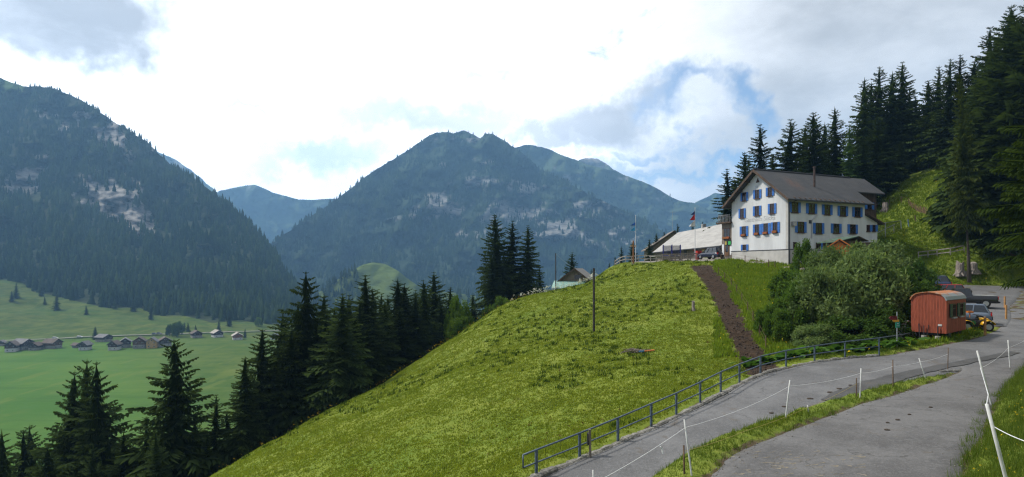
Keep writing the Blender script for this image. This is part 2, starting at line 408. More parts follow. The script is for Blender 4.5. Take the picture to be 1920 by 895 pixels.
def hill_material():
    m = bpy.data.materials.new('hill_grass'); m.use_nodes = True; t = m.node_tree; g = NT(t); b = t.nodes['Principled BSDF']
    geo = g.n('ShaderNodeNewGeometry'); P = geo.outputs['Position']
    big = g.noise(P, .11, 4, .55); mid = g.noise(P, .8, 5, .6); fine = g.noise(P, 5.5, 4, .65)
    c = g.mix(g.ss(mid, .3, .7), (.095, .135, .016, 1), (.160, .190, .028, 1))
    c = g.mix(g.math('MULTIPLY', g.ss(fine, .45, .7), .5), c, (.19, .20, .042, 1))
    c = g.mix(g.math('MULTIPLY', g.ss(fine, .5, .25), .55), c, (.040, .065, .010, 1))
    c = g.mix(g.math('MULTIPLY', g.ss(big, .45, .7), .35), c, (.06, .12, .012, 1))
    c = g.mix(g.math('MULTIPLY', g.ss(g.noise(P, .45, 4, .6), .60, .75), .5), c, (.13, .115, .035, 1))
    ad = g.n('ShaderNodeAttribute', attribute_name='dirt').outputs['Fac']; ap = g.n('ShaderNodeAttribute', attribute_name='path').outputs['Fac']; av = g.n('ShaderNodeAttribute', attribute_name='verge').outputs['Fac']
    soil = g.mix(g.ss(g.noise(P, 4, 5, .7), .3, .7), (.016, .010, .006, 1), (.052, .034, .022, 1))
    grav = g.mix(g.ss(g.noise(P, 3, 5, .7), .3, .7), (.15, .135, .115, 1), (.26, .24, .21, 1))
    ed = g.ss(g.math('ADD', ad, g.math('MULTIPLY', g.math('SUBTRACT', g.noise(P, 1.8, 5, .65), .5), 1.7)), .42, .58)
    ep = g.ss(g.math('ADD', ap, g.math('MULTIPLY', g.math('SUBTRACT', g.noise(P, 1.5, 4, .6), .5), .6)), .40, .60)
    ev = g.ss(g.math('ADD', av, g.math('MULTIPLY', g.math('SUBTRACT', g.noise(P, 2.0, 4, .6), .5), 1.0)), .55, .85)
    c = g.mix(ev, c, (.075, .055, .035, 1)); c = g.mix(ep, c, grav); c = g.mix(ed, c, soil)
    g.put(b.inputs['Base Color'], c); b.inputs['Roughness'].default_value = .95; b.inputs['Specular IOR Level'].default_value = .1
    hh = g.math('ADD', g.math('MULTIPLY', fine, .6), g.math('MULTIPLY', g.noise(P, 1.7, 4, .6), .9))
    bp = g.n('ShaderNodeBump', i_Strength=.75, i_Distance=.14, i_Height=hh); g.put(b.inputs['Normal'], bp.outputs[0])
    return m
verge = .85*(1-sstep(road_d, .12, .42))
hill = link('hillside', np_mesh('hillside', hill_v, grid_faces(len(GY), len(GX)), hill_material(), True, {'dirt': dirt.ravel(), 'path': path.ravel(), 'verge': verge.ravel()}))
tag(hill, kind='structure')

def asphalt(name, a, b_, sc=1.0, seed=0.0):
    m = bpy.data.materials.new(name); m.use_nodes = True; t = m.node_tree; g = NT(t); b = t.nodes['Principled BSDF']
    P = g.n('ShaderNodeNewGeometry').outputs['Position']
    big = g.noise(P, .35*sc, 5, .6); mid = g.noise(P, 2.2, 5, .65); fine = g.noise(P, 26, 3, .7)
    c = g.mix(g.ss(big, .36, .64), tuple(x*.86 for x in a)+(1,), tuple(x*1.08 for x in b_)+(1,))
    c = g.mix(g.math('MULTIPLY', g.ss(fine, .42, .7), .45), c, tuple(min(1, x*1.9) for x in b_)+(1,))
    c = g.mix(g.math('MULTIPLY', g.ss(mid, .52, .72), .5), c, tuple(x*.62 for x in a)+(1,))
    c = g.mix(g.math('MULTIPLY', g.ss(g.noise(P, 11, 3, .6), .60, .72), .4), c, tuple(x*.45 for x in a)+(1,))
    c = g.mix(g.math('MULTIPLY', g.ss(g.noise(P, .9, 3, .5, 1.2), .63, .72), .5), c, (.085, .068, .05, 1))
    c = g.mix(g.math('MULTIPLY', g.ss(g.noise(P, 8, 2, .7), .50, .70), .35), c, tuple(min(1, x*1.7) for x in b_)+(1,))
    vo = g.n('ShaderNodeTexVoronoi', feature='DISTANCE_TO_EDGE'); g.put(vo.inputs['Vector'], g.vmath('ADD', P, g.vmath('SCALE', g.noise(P, 1.5, 3, .6, 0, 'Color')))); vo.inputs['Scale'].default_value = .33
    crack = g.math('MULTIPLY', g.ss(vo.outputs['Distance'], .012, .004), g.ss(big, .5, .6))
    c = g.mix(g.math('MULTIPLY', crack, .6), c, (.035, .033, .03, 1))
    g.put(b.inputs['Base Color'], c); b.inputs['Roughness'].default_value = .78; b.inputs['Specular IOR Level'].default_value = .3
    bp = g.n('ShaderNodeBump', i_Strength=.45, i_Distance=.012, i_Height=fine); g.put(b.inputs['Normal'], bp.outputs[0])
    return m
AS1 = asphalt('old_asphalt', (.080, .079, .080), (.108, .107, .108)); AS2 = asphalt('coarse_asphalt', (.072, .069, .068), (.096, .093, .092), 1.3)
for nm, RR, mt in (('road', RA, AS1), ('side_road', RB, AS2), ('parking_ground', RL, AS1)):
    o = link(nm, np_mesh(nm, RR.reshape(-1, 3), grid_faces(RR.shape[0], RR.shape[1]), mt, True)); tag(o, kind='structure')
KR = kdtree.KDTree(len(kd_pts))
for i, p in enumerate(kd_pts): KR.insert((p[0], p[1], 0), i)
KR.balance()
def roadz(x, y):
    r = KR.find_n((x, y, 0), 4); return sum(kd_pts[i][2]/(d+.02) for _, i, d in r)/sum(1/(d+.02) for _, i, d in r)
def onroad(px, py):
    Y = (py-HY); z = -5.2; p = None
    for _ in range(25):
        d = z*F/(HY-py); x = (px-CX)/F*d; z = roadz(x, d)
    return Vector((x, d, z))
# darker repaired strip of tar running along the bend
strip = [(1548,752,10),(1590,735,16),(1640,720,20),(1690,706,16),(1740,694,14),(1800,682,11),(1850,672,10),(1905,661,9)]
sp = [onroad(px, py) for px, py, w in strip]
prs = []
for i, (px, py, w) in enumerate(strip):
    t_ = (sp[min(i+1, len(sp)-1)]-sp[max(i-1, 0)]); n_ = Vector((-t_.y, t_.x, 0)).normalized(); hw = w*.5*sp[i].y/F*2.1
    prs.append((tuple(sp[i]+n_*hw), tuple(sp[i]-n_*hw)))
RS = ribbon(prs, 60, 3, crown=0, dz=0, rough=0, sd=21)
for q in RS.reshape(-1, 3): q[2] = roadz(q[0], q[1])+.03
tag(link('tar_strip', np_mesh('tar_strip', RS.reshape(-1, 3), grid_faces(60, 4), asphalt('new_tar', (.045, .044, .044), (.058, .057, .056)), True)), kind='structure')

# ================================================================== valley floor and the mountain on the left
LR = np.array([(-320,60),(-120,112),(0,146),(20,154),(45,163),(75,162),(105,168),(130,178),(160,192),(175,202),(215,229),(245,248),(272,263),(300,290),(322,311),(352,330),(372,341),(405,366),(425,380),(450,402),(475,428),(500,455),(525,488),(545,520),(562,550),(585,580),(620,606),(700,618),(1010,618)], float)
def ridge(pts, px): return np.interp(px, pts[:, 0], pts[:, 1])
def valley_Y(py):
    y = 520.0*np.ones_like(py)
    for _ in range(30): y = np.clip((66-5.5*sstep(y, 280, 540))*F/np.maximum(py-HY, 5), 100, 900)
    return y
VB = 640.0
def left_Y(px, py):
    rp = np.minimum(ridge(LR, px), VB-14); s = np.clip((VB-py)/(VB-rp), 0, 1)
    Yr = np.interp(px, [-320, 0, 75, 300, 500, 620, 700], [1250, 1330, 1380, 1330, 1150, 1000, 900])
    yv = 520+(Yr-520)*s**.85
    bump = (fbm(px/75., py/55., 11, 5)-.5)*.13+(fbm(px/24., py/16., 12, 4)-.5)*.05
    gull = (np.abs(fbm(px/60.+py/160., py/220., 13, 3)-.5))*.16
    yv = yv*(1+(bump+gull)*sstep(s, .08, .5)+(fbm(px/60., py/14., 14, 3)-.5)*.03*sstep(s, .01, .1))
    return np.where(py >= VB, valley_Y(py), yv)
pxs = np.linspace(-320, 1010, 444)
s1 = np.linspace(0, 1, 150)
def polar(px, py, Y): return np.stack([(px-CX)/F*Y, Y, (HY-py)/F*Y], -1)
EDGE = np.array([(-320,520),(0,524),(40,530),(70,548),(130,562),(200,578),(262,577),(290,592),(345,592),(400,606),(450,600),(480,606),(560,612),(700,622),(1010,624)], float)
MEAD = VB-ridge(EDGE, pxs)
# meadow: from the foot of our own hill to the forest edge
sm = np.linspace(0, 1, 90)
PYm = 1500.0-(1500-ridge(EDGE, pxs)[None, :])*(1-(1-sm[:, None])**2.6)
Vm = polar(np.broadcast_to(pxs, PYm.shape), PYm, left_Y(np.broadcast_to(pxs, PYm.shape), PYm))
PYl = ridge(EDGE, pxs)[None]+(np.minimum(ridge(LR, pxs), ridge(EDGE, pxs)-6)-ridge(EDGE, pxs))[None]*s1[:, None]
PYl = PYl+((fbm(pxs/9., pxs*0, 31, 3)-.5)*5)[None]*(s1[:, None]**6)
PXl = np.broadcast_to(pxs, PYl.shape); Yl = left_Y(PXl, PYl); Vl = polar(PXl, PYl, Yl)
back = Vl[-1:]+np.array([[[0, 350, -260]]]); back2 = Vl[-1:]+np.array([[[0, 900, -700]]])
Vlb = np.concatenate([Vl, back, back2], 0)
def blobs(px, py, L):
    o = np.zeros(np.shape(px))
    for (x, y, rx, ry, w) in L: o = np.maximum(o, w*np.exp(-((px-x)/rx)**2-((py-y)/ry)**2))
    return o
LROCK = [(205,375,62,40,1.0),(250,410,45,30,.9),(175,350,35,28,.8),(45,335,40,35,.8),(75,300,30,20,.6),(150,222,22,18,.8),(205,255,45,25,.75),(250,290,40,18,.55),(55,215,60,18,.55),(10,250,40,20,.45),(290,485,25,12,.5),(185,255,25,22,.6),(120,235,30,14,.5),(270,440,35,10,.7),(440,465,18,18,.35),(20,345,30,24,.7),(230,330,20,14,.5)]
def rockmask(px, py, L, z):
    return sstep(blobs(px, py, L)+(fbm(px/26., py/15., z, 4)-.5)*1.0+(fbm(px/7., py/10., z+1, 3)-.5)*.55, .42, .62)
def alpmask_left(px, py): return sstep(blobs(px, py, [(-40,160,75,26,1.2),(20,165,40,14,.8)])+(fbm(px/12., py/8., 41, 3)-.5)*.4, .45, .6)
PXf = np.concatenate([PXl, PXl[:2]*0-999], 0); PYf = np.concatenate([PYl, PYl[:2]*0-999], 0)
rkL = rockmask(PXf, PYf, LROCK, 51); alL = alpmask_left(PXf, PYf)

def far_material(name, soil, grass, rock, rock2, rs=.02):
    m = bpy.data.materials.new(name); m.use_nodes = True; t = m.node_tree; g = NT(t); b = t.nodes['Principled BSDF']
    P = g.n('ShaderNodeNewGeometry').outputs['Position']
    n1 = g.noise(P, rs, 6, .65); st = g.noise(g.vmath('MULTIPLY', P, (1, 1, 3.0)), rs*1.6, 7, .7, .6)
    c = g.mix(g.ss(n1, .35, .65), tuple(soil)+(1,), tuple(x*1.7 for x in soil)+(1,))
    al = g.n('ShaderNodeAttribute', attribute_name='alp').outputs['Fac']; rk = g.n('ShaderNodeAttribute', attribute_name='rock').outputs['Fac']
    gr = g.mix(g.ss(n1, .3, .7), tuple(x*.75 for x in grass)+(1,), tuple(grass)+(1,)); c = g.mix(al, c, gr)
    rc = g.mix(g.ss(st, .36, .60), tuple(rock2)+(1,), tuple(rock)+(1,)); c = g.mix(rk, c, rc)
    g.put(b.inputs['Base Color'], c); b.inputs['Roughness'].default_value = 1; b.inputs['Specular IOR Level'].default_value = .05
    bp = g.n('ShaderNodeBump', i_Strength=.9, i_Distance=.12/rs, i_Height=st); g.put(b.inputs['Normal'], bp.outputs[0])
    return m
def meadow_material():
    m = bpy.data.materials.new('valley_meadow'); m.use_nodes = True; t = m.node_tree; g = NT(t); b = t.nodes['Principled BSDF']
    P = g.n('ShaderNodeNewGeometry').outputs['Position']
    n1 = g.noise(P, .012, 5, .6); n2 = g.noise(g.vmath('MULTIPLY', P, (1, 1, 6)), .06, 5, .65)
    low = g.mix(g.ss(n1, .3, .7), (.045, .108, .018, 1), (.078, .142, .026, 1))
    up = g.mix(g.ss(n2, .3, .7), (.034, .060, .012, 1), (.082, .102, .022, 1))
    u = g.n('ShaderNodeAttribute', attribute_name='alp').outputs['Fac']
    c = g.mix(g.math('ADD', u, g.math('MULTIPLY', g.math('SUBTRACT', n1, .5), .5), clamp=True), low, up)
    c = g.mix(g.math('MULTIPLY', g.ss(g.noise(P, .05, 5, .6), .55, .75), .35), c, (.115, .140, .030, 1))
    st = g.noise(g.vmath('MULTIPLY', P, (.012, .10, .1)), 1.0, 4, .6); c = g.mix(g.math('MULTIPLY', g.ss(st, .50, .62), .45), c, (.038, .085, .014, 1))
    st2 = g.noise(g.vmath('MULTIPLY', P, (.09, .015, .1)), 1.0, 3, .6); c = g.mix(g.math('MULTIPLY', g.ss(st2, .60, .68), .35), c, (.12, .145, .032, 1))
    g.put(b.inputs['Base Color'], c); b.inputs['Roughness'].default_value = 1; b.inputs['Specular IOR Level'].default_value = .05
    bp = g.n('ShaderNodeBump', i_Strength=.6, i_Distance=1.6, i_Height=n2); g.put(b.inputs['Normal'], bp.outputs[0])
    return m
upm = 1-sstep(PYm, 626, 652)
upm = np.maximum(upm, .75*sstep(np.broadcast_to(pxs, PYm.shape)-(PYm-640)*.5, 120, 460))
tag(link('valley_floor', np_mesh('valley_floor', Vm.reshape(-1, 3), grid_faces(*PYm.shape), meadow_material(), True, {'alp': upm.ravel()})), kind='structure')
FARM = far_material('wooded_slope', (.022, .030, .015), (.07, .12, .03), (.26, .245, .23), (.07, .07, .068))
tag(link('mountain', np_mesh('mountain', Vlb.reshape(-1, 3), grid_faces(*PXf.shape), FARM, True, {'rock': rkL.ravel(), 'alp': alL.ravel()})), kind='structure')

# ================================================================== the mountains across the valley
CR = np.array([(380,560),(440,505),(480,474),(515,452),(560,421),(600,395),(620,381),(650,360),(675,340),(700,321),(730,303),(760,285),(785,268),(800,258),(815,249),(830,247),(850,250),(870,244),(885,252),(900,260),(910,251),(925,252),(940,261),(965,277),(985,292),(1010,315),(1060,340),(1120,372),(1180,400),(1240,432),(1300,470),(1360,505),(1500,560)], float)
DR = np.array([(860,330),(930,290),(965,277),(985,272),(1003,273),(1030,280),(1060,294),(1085,301),(1100,309),(1125,314),(1150,321),(1185,334),(1205,341),(1230,352),(1255,368),(1275,377),(1300,381),(1320,390),(1350,402),(1420,430),(1560,470)], float)
def mount(name, RP, Yb, Yr, pyb, x0, x1, nx, ns, mat, seed, rough=.09, rocks=(), alp=None, jag=4, tail=(0, 1200, -900)):
    px = np.linspace(x0, x1, nx); s = np.linspace(0, 1, ns)
    rp = np.minimum(ridge(RP, px), pyb-5); PY = pyb+(rp-pyb)[None]*s[:, None]
    PY = PY+((fbm(px/7., px*0, seed, 4)-.5)*jag)[None]*(s[:, None]**8)
    PX = np.broadcast_to(px, PY.shape)
    yr = np.interp(px, *zip(*Yr)) if isinstance(Yr, (list, tuple)) else Yr
    Yv = Yb+(yr-Yb)*s[:, None]**.9
    rel = ((fbm(PX/90., PY/50., seed+1, 5)-.5)*2*rough+np.abs(fbm(PX/55.+PY/120., PY/200., seed+2, 3)-.5)*1.6*rough+(fbm(PX/16., PY/10., seed+3, 4)-.5)*.5*rough)
    Yv = Yv*(1+rel*sstep(s, .0, .25)[:, None])
    V = polar(PX, PY, Yv); V = np.concatenate([V, V[-1:]+np.array([[[tail[0], tail[1], tail[2]]]])], 0)
    PX2 = np.concatenate([PX, PX[:1]], 0); PY2 = np.concatenate([PY, PY[-1:]], 0)
    rk = rockmask(PX2, PY2, rocks, seed+5) if len(rocks) else np.zeros(PX2.shape)
    al = alp(PX2, PY2) if alp else np.zeros(PX2.shape)
    o = link(name, np_mesh(name, V.reshape(-1, 3), grid_faces(*PX2.shape), mat, True, {'rock': rk.ravel(), 'alp': al.ravel()})); tag(o, kind='structure')
    return px, s, PX, PY, V[:-1]
CROCK = [(830,385,70,26,.80),(900,345,70,22,.62),(960,400,90,30,.75),(1040,430,90,35,.78),(1110,400,70,30,.65),(890,300,70,10,.55),(860,262,60,8,.7),(990,355,60,20,.55),(760,410,50,14,.5),(880,440,70,18,.55),(1120,460,60,20,.6),(1180,440,60,25,.5),(850,310,40,10,.45)]
C_alp = lambda px, py: sstep(blobs(px, py, [(870,262,70,14,.5),(980,310,50,30,.45)])+(fbm(px/18., py/12., 71, 3)-.5)*.5, .4, .65)*.8
FARM2 = far_material('wooded_slope_far', (.020, .032, .018), (.060, .105, .028), (.22, .215, .21), (.055, .06, .055), .012)
FARM3 = far_material('alpine_slope', (.038, .058, .030), (.060, .088, .042), (.28, .27, .26), (.12, .12, .11), .006)
CM = mount('mountain', CR, 1250, [(380,1500),(560,1850),(700,2100),(870,2300),(1010,2250),(1240,1900),(1500,1700)], 640, 380, 1500, 330, 120, FARM2, 60, .085, CROCK, C_alp)
DALP = lambda px, py: sstep((340+np.maximum(0, px-1100)*.35-py)+(fbm(px/25., py/15., 81, 4)-.5)*120, -20, 40)
DM = mount('mountain', DR, 2300, [(860,2700),(1100,2850),(1350,2700),(1560,2400)], 600, 860, 1560, 240, 90, FARM3, 75, .06, [(1150,340,40,10,.6),(1060,330,50,14,.5),(1230,375,40,10,.5)], DALP, 3)
mount('mountain', np.array([(1060,330),(1085,301),(1098,297),(1112,296),(1125,300),(1140,309),(1150,318),(1200,345)], float), 3000, 3350, 420, 1060, 1200, 60, 40, FARM3, 90, .05, [(1115,305,40,18,1.0)], None, 3)
mount('mountain', np.array([(1240,420),(1290,390),(1306,379),(1325,370),(1342,362),(1360,366),(1390,350),(1440,335),(1520,380)], float), 2900, 3300, 470, 1240, 1520, 100, 50, FARM3, 95, .06, [], lambda px, py: np.ones(px.shape)*.8, 3)
mount('mountain', np.array([(200,240),(300,288),(318,295),(332,301),(348,312),(362,322),(372,331),(395,350),(430,380),(520,420)], float), 3200, 3500, 560, 200, 520, 90, 40, FARM3, 97, .06, [(330,310,40,15,.9)], None, 5)
mount('mountain', np.array([(300,420),(380,372),(415,357),(440,352),(462,348),(478,347),(495,353),(512,362),(540,369),(560,374),(585,375),(610,373),(630,373),(660,380),(760,420)], float), 3000, 3500, 600, 300, 760, 130, 60, FARM3, 99, .07, [(470,365,50,15,.5)], None, 2)
# the sunlit alp below the far wall
KN = mount('alpine_meadow', np.array([(560,575),(610,540),(640,520),(662,506),(682,496),(700,492),(722,495),(745,507),(765,523),(785,537),(800,545),(840,548),(880,553),(920,562),(980,580)], float), 1000, 1120, 640, 560, 980, 90, 30,
           far_material('alp_grass', (.060, .084, .022), (.08, .10, .028), (.3, .3, .3), (.1, .1, .1), .02), 101, .02, [], None, 1, (0, 120, -40))

# ================================================================== forests far off: one mass of small spruces per mountain
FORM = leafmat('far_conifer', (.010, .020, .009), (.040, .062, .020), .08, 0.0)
def cone_variant(sd, n=6, tiers=4):
    r = np.random.default_rng(sd); v = []; f = []
    for k in range(tiers):
        z0 = .10+.80*k/tiers; z1 = min(1.0, z0+.50-.06*k) if k < tiers-1 else 1.0; rad = .20*(1-z0)**.85+.012
        b = len(v)
        for i in range(n):
            a = 2*math.pi*(i+.5*(k % 2)+r.uniform(-.2, .2))/n; q = rad*r.uniform(.6, 1.2)
            v.append((q*math.cos(a), q*math.sin(a), z0-r.uniform(0, .06)))
        v.append((0, 0, z1))
        f += [(b+i, b+(i+1) % n, b+n) for i in range(n)]
    return np.array(v), np.array(f)
CV = [cone_variant(s) for s in range(5)]
def forest(name, base, h, label, seed):
    r = np.random.default_rng(seed); N = len(base); vs = []; fs = []; ts = []; off = 0
    for k in range(5):
        idx = np.arange(k, N, 5)
        if not len(idx): continue
        v, f = CV[k]; a = r.uniform(0, 6.28, len(idx)); wd = r.uniform(.8, 1.35, len(idx))*h[idx]
        ca, sa = np.cos(a)[:, None], np.sin(a)[:, None]
        X = (v[None, :, 0]*ca-v[None, :, 1]*sa)*wd[:, None]; Y = (v[None, :, 0]*sa+v[None, :, 1]*ca)*wd[:, None]; Z = v[None, :, 2]*h[idx][:, None]
        V = np.stack([X, Y, Z], -1)+base[idx][:, None, :]
        ff = f[None]+(np.arange(len(idx))*len(v))[:, None, None]+off
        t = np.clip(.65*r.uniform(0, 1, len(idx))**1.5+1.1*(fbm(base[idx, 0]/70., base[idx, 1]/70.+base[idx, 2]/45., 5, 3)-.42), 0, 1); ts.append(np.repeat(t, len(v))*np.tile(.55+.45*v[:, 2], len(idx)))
        vs.append(V.reshape(-1, 3)); fs.append(ff.reshape(-1, 3)); off += V.shape[0]*V.shape[1]
    o = link(name, np_mesh(name, np.concatenate(vs), np.concatenate(fs), FORM, False, {'tint': np.concatenate(ts)}))
    return tag(o, label, 'forest', kind='stuff')
def gridsample(V, N, r, wt):
    """N random points on a grid surface V[s, px] with acceptance wt(px_index, s_index)"""
    ns, nx = V.shape[:2]
    e1 = V[1:, :-1]-V[:-1, :-1]; e2 = V[:-1, 1:]-V[:-1, :-1]; ar = np.linalg.norm(np.cross(e1, e2), axis=-1)*wt[:-1, :-1]
    p = (ar/ar.sum()).ravel(); k = r.choice(len(p), N, p=p); i, j = k//(nx-1), k % (nx-1)
    u, w = r.random(N)[:, None], r.random(N)[:, None]
    return V[i, j]+(V[i+1, j]-V[i, j])*u+(V[i, j+1]-V[i, j])*w
rL = np.random.default_rng(5)
wt = (1-.93*rkL[:-2])*(1-.97*alL[:-2])*(.35+.65*sstep(fbm(PXl/30., PYl/24., 66, 4), .36, .52))
wt = wt*np.where(PYl > 470, 1.15, 1.0)
bL = gridsample(Vl, 10500, rL, wt)
hL = rL.uniform(11, 21, len(bL))*np.interp(bL[:, 2], [-60, 100, 450], [1.1, 1.0, .62])
# forest fringe spilling onto the meadow
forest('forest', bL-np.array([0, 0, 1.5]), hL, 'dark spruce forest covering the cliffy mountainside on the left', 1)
px, s, PX, PY, V = CM
wc = (1-.85*rockmask(PX, PY, CROCK, 65))*(1-.9*C_alp(PX, PY))*(.25+.75*sstep(fbm(PX/36., PY/24., 67, 4), .36, .54))*np.where(PY < 300, .45, 1.0)
bC = gridsample(V, 13000, rL, wc); hC = rL.uniform(12, 23, len(bC))*np.interp(bC[:, 2], [-150, 200, 520], [1.05, 1.0, .6])
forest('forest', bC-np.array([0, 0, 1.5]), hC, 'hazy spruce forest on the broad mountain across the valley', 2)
px, s, PX, PY, V = KN
wk = 1-sstep(PX+(fbm(PX/9., PY/9., 91, 3)-.5)*50, 655, 685)+sstep(PX, 800, 850)*.5
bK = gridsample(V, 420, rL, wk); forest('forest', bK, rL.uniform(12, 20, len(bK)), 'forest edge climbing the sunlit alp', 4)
px, s, PX, PY, V = DM
wd = (1-DALP(PX, PY))+.02
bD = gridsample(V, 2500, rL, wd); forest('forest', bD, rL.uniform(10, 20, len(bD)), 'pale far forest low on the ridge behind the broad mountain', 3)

# ================================================================== haze
hz = MB().box((-300, 1900, 288), (6400, 6400, 864))
hm = bpy.data.materials.new('haze'); hm.use_nodes = True; hm.node_tree.nodes.clear()
g_ = NT(hm.node_tree); pv = g_.n('ShaderNodeVolumePrincipled'); pv.inputs['Color'].default_value = (.30, .60, 1.0, 1); pv.inputs['Density'].default_value = .00017; pv.inputs['Anisotropy'].default_value = .25
ho = g_.n('ShaderNodeOutputMaterial'); hm.node_tree.links.new(pv.outputs[0], ho.inputs['Volume'])
hzo = hz.build('haze', hm); tag(hzo, 'thin blue valley haze filling the air', 'haze', kind='stuff')

# ================================================================== TREES
BARK = M('spruce_bark', (.075, .060, .048), .95, .3, 3, .6, stretch=(1, 1, .3))
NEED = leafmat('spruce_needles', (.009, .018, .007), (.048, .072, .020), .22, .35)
NEED2 = leafmat('sunlit_spruce_needles', (.020, .033, .008), (.062, .078, .016), .28, .1)  # lit copy of the needles, sunshine put into the lighter olive colour
LARCH = leafmat('larch_needles', (.030, .060, .016), (.065, .110, .030), .3, .1)
def spruce_mesh(seed, h=20.0, rad=.165, levels=36, nb=6, k=11, base=.06, mat=None, mess=1.0, hang=1.0, twl=.42, gaps=.08, name='crown', wf=1.0):
    r = np.random.default_rng(seed); V = []; T = []
    for li in range(levels):
        t = (li+.5*r.random())/levels; z0 = base+(1-base)*(t**.93)
        if z0 > .985: continue
        prof = rad*((1-z0)**.76)*(1.0 if z0 > base+.1 else .72+.28*(z0-base)/.1)*r.uniform(.85, 1.1)+.006
        n_b = max(3, int(round(nb*(1-.35*z0))))
        a0 = r.uniform(0, 6.28)
        for bi in range(n_b):
            if r.random() < gaps: continue
            a = a0+2*math.pi*bi/n_b+r.normal(0, .22)
            L = prof*r.uniform(.68, 1.2)**mess
            up = .38-.75*(1-z0)+r.normal(0, .06); dr = .34*(.4+(1-z0)); tip = .26
            kk = max(3, int(round(k*(.45+.55*(1-z0)))))
            ca, sa = math.cos(a), math.sin(a); shade = r.uniform(0, 1)
            def P(q):
                return np.array([ca*L*q, sa*L*q, z0+L*(up*q-dr*q*q+tip*q**3)])
            for j in range(kk):
                q = (j+.6+r.uniform(-.3, .3))/kk; p = P(q); p2 = P(min(1.12, q+1.0/kk))
                l = L*twl*(1.12-q*.75)*r.uniform(.6, 1.25)+.004
                for sd in (-1, 1, 0):
                    if sd == 0:
                        if hang <= 0: continue
                        # hanging twig
                        d = np.array([ca*.25, sa*.25, -1.0]); tp = p+d*l*.55*hang
                    else:
                        an = a+sd*r.uniform(.65, 1.15); d = np.array([math.cos(an), math.sin(an), up-2*dr*q*.7-.22+r.normal(0, .12)])
                        tp = p+d*l
                    w = (p2-p)*.75*wf
                    mid = p*.55+tp*.45
                    V += [p-w*.3, mid+w*.8, tp, mid-w*.6]
                    T += [shade*.5, .2+.5*q*shade, .55+.45*q, .2+.5*q*shade]  # lit twig tips painted in: tint rises from branch to tip
            # pointed branch end
            e = P(1.0); p = P(.72); wv = np.array([-sa, ca, 0])*L*.07
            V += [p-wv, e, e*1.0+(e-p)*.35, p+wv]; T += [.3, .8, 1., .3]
    # dense dark heart of the crown
    for li in range(22):
        z0 = base+.02+(1-base)*.94*li/22; rr_ = rad*.50*((1-z0)**.85); z1 = min(.975, z0+.075)
        n6 = 8; ang = [6.283*(i+.5*(li % 2)+r.uniform(-.3, .3))/n6 for i in range(n6)]; rq = [rr_*r.uniform(.35, 1.35) for _ in range(n6)]
        for i in range(n6):
            j = (i+1) % n6; am = (ang[i]+ang[j]+(6.283 if j == 0 else 0))/2
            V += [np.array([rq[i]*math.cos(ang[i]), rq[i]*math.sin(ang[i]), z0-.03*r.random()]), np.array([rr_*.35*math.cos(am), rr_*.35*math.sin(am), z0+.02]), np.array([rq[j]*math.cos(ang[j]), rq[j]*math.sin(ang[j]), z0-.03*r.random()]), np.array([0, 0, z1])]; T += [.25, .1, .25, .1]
    # leader
    for a in (0, 1.57): 
        wv = np.array([math.cos(a), math.sin(a), 0])*.006
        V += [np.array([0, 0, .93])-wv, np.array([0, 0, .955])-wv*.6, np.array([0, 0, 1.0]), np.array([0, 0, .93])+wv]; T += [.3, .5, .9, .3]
    V = np.array(V)*h; F4 = np.arange(len(V)).reshape(-1, 4)
    return np_mesh(name, V, F4, mat or NEED, False, {'tint': np.clip(np.array(T), 0, 1)})
def trunk_mesh(h=20.0, r0=.014, n=7, seed=0):
    rr = random.Random(seed); pts = []; rad = []
    for i in range(7):
        t = i/6; pts.append((rr.uniform(-.002, .002)*h, rr.uniform(-.002, .002)*h, (-.03+t*.99)*h)); rad.append(h*r0*((1-t)**.9+.06)*(1.25 if i == 0 else 1))
    return MB().tube(pts, rad, n).mesh('trunk', BARK, True)
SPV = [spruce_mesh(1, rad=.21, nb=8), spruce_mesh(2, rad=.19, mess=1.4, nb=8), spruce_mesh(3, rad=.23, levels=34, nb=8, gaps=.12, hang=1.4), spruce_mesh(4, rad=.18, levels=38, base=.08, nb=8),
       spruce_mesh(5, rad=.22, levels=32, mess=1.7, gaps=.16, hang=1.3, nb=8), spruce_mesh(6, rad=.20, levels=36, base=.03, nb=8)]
SPO = [spruce_mesh(7, rad=.19, levels=36, nb=9, k=12, base=.28, mat=NEED2, mess=1.4, gaps=.12), ]
LAR = spruce_mesh(9, rad=.17, levels=30, nb=6, k=8, mess=1.5, hang=.7, mat=LARCH)
# open-grown spruces with visible tiers (lower left of the picture)
SPT = [spruce_mesh(11, rad=.25, levels=30, nb=8, k=13, gaps=.22, hang=1.5, mess=1.5), spruce_mesh(12, rad=.22, levels=32, nb=8, k=13, gaps=.2, hang=1.5, mess=1.7), spruce_mesh(13, rad=.25, levels=30, nb=8, k=13, gaps=.2, hang=1.6, mess=1.4)]
TRK = [trunk_mesh(seed=i) for i in range(3)]
ORD = ['first', 'second', 'third', 'fourth', 'fifth', 'sixth', 'seventh', 'eighth', 'ninth', 'tenth', 'eleventh', 'twelfth', 'thirteenth', 'fourteenth', 'fifteenth', 'sixteenth', 'seventeenth', 'eighteenth', 'nineteenth', 'twentieth', 'twenty-first', 'twenty-second', 'twenty-third', 'twenty-fourth', 'twenty-fifth', 'twenty-sixth', 'twenty-seventh', 'twenty-eighth', 'twenty-ninth', 'thirtieth']
tree_r = random.Random(3)
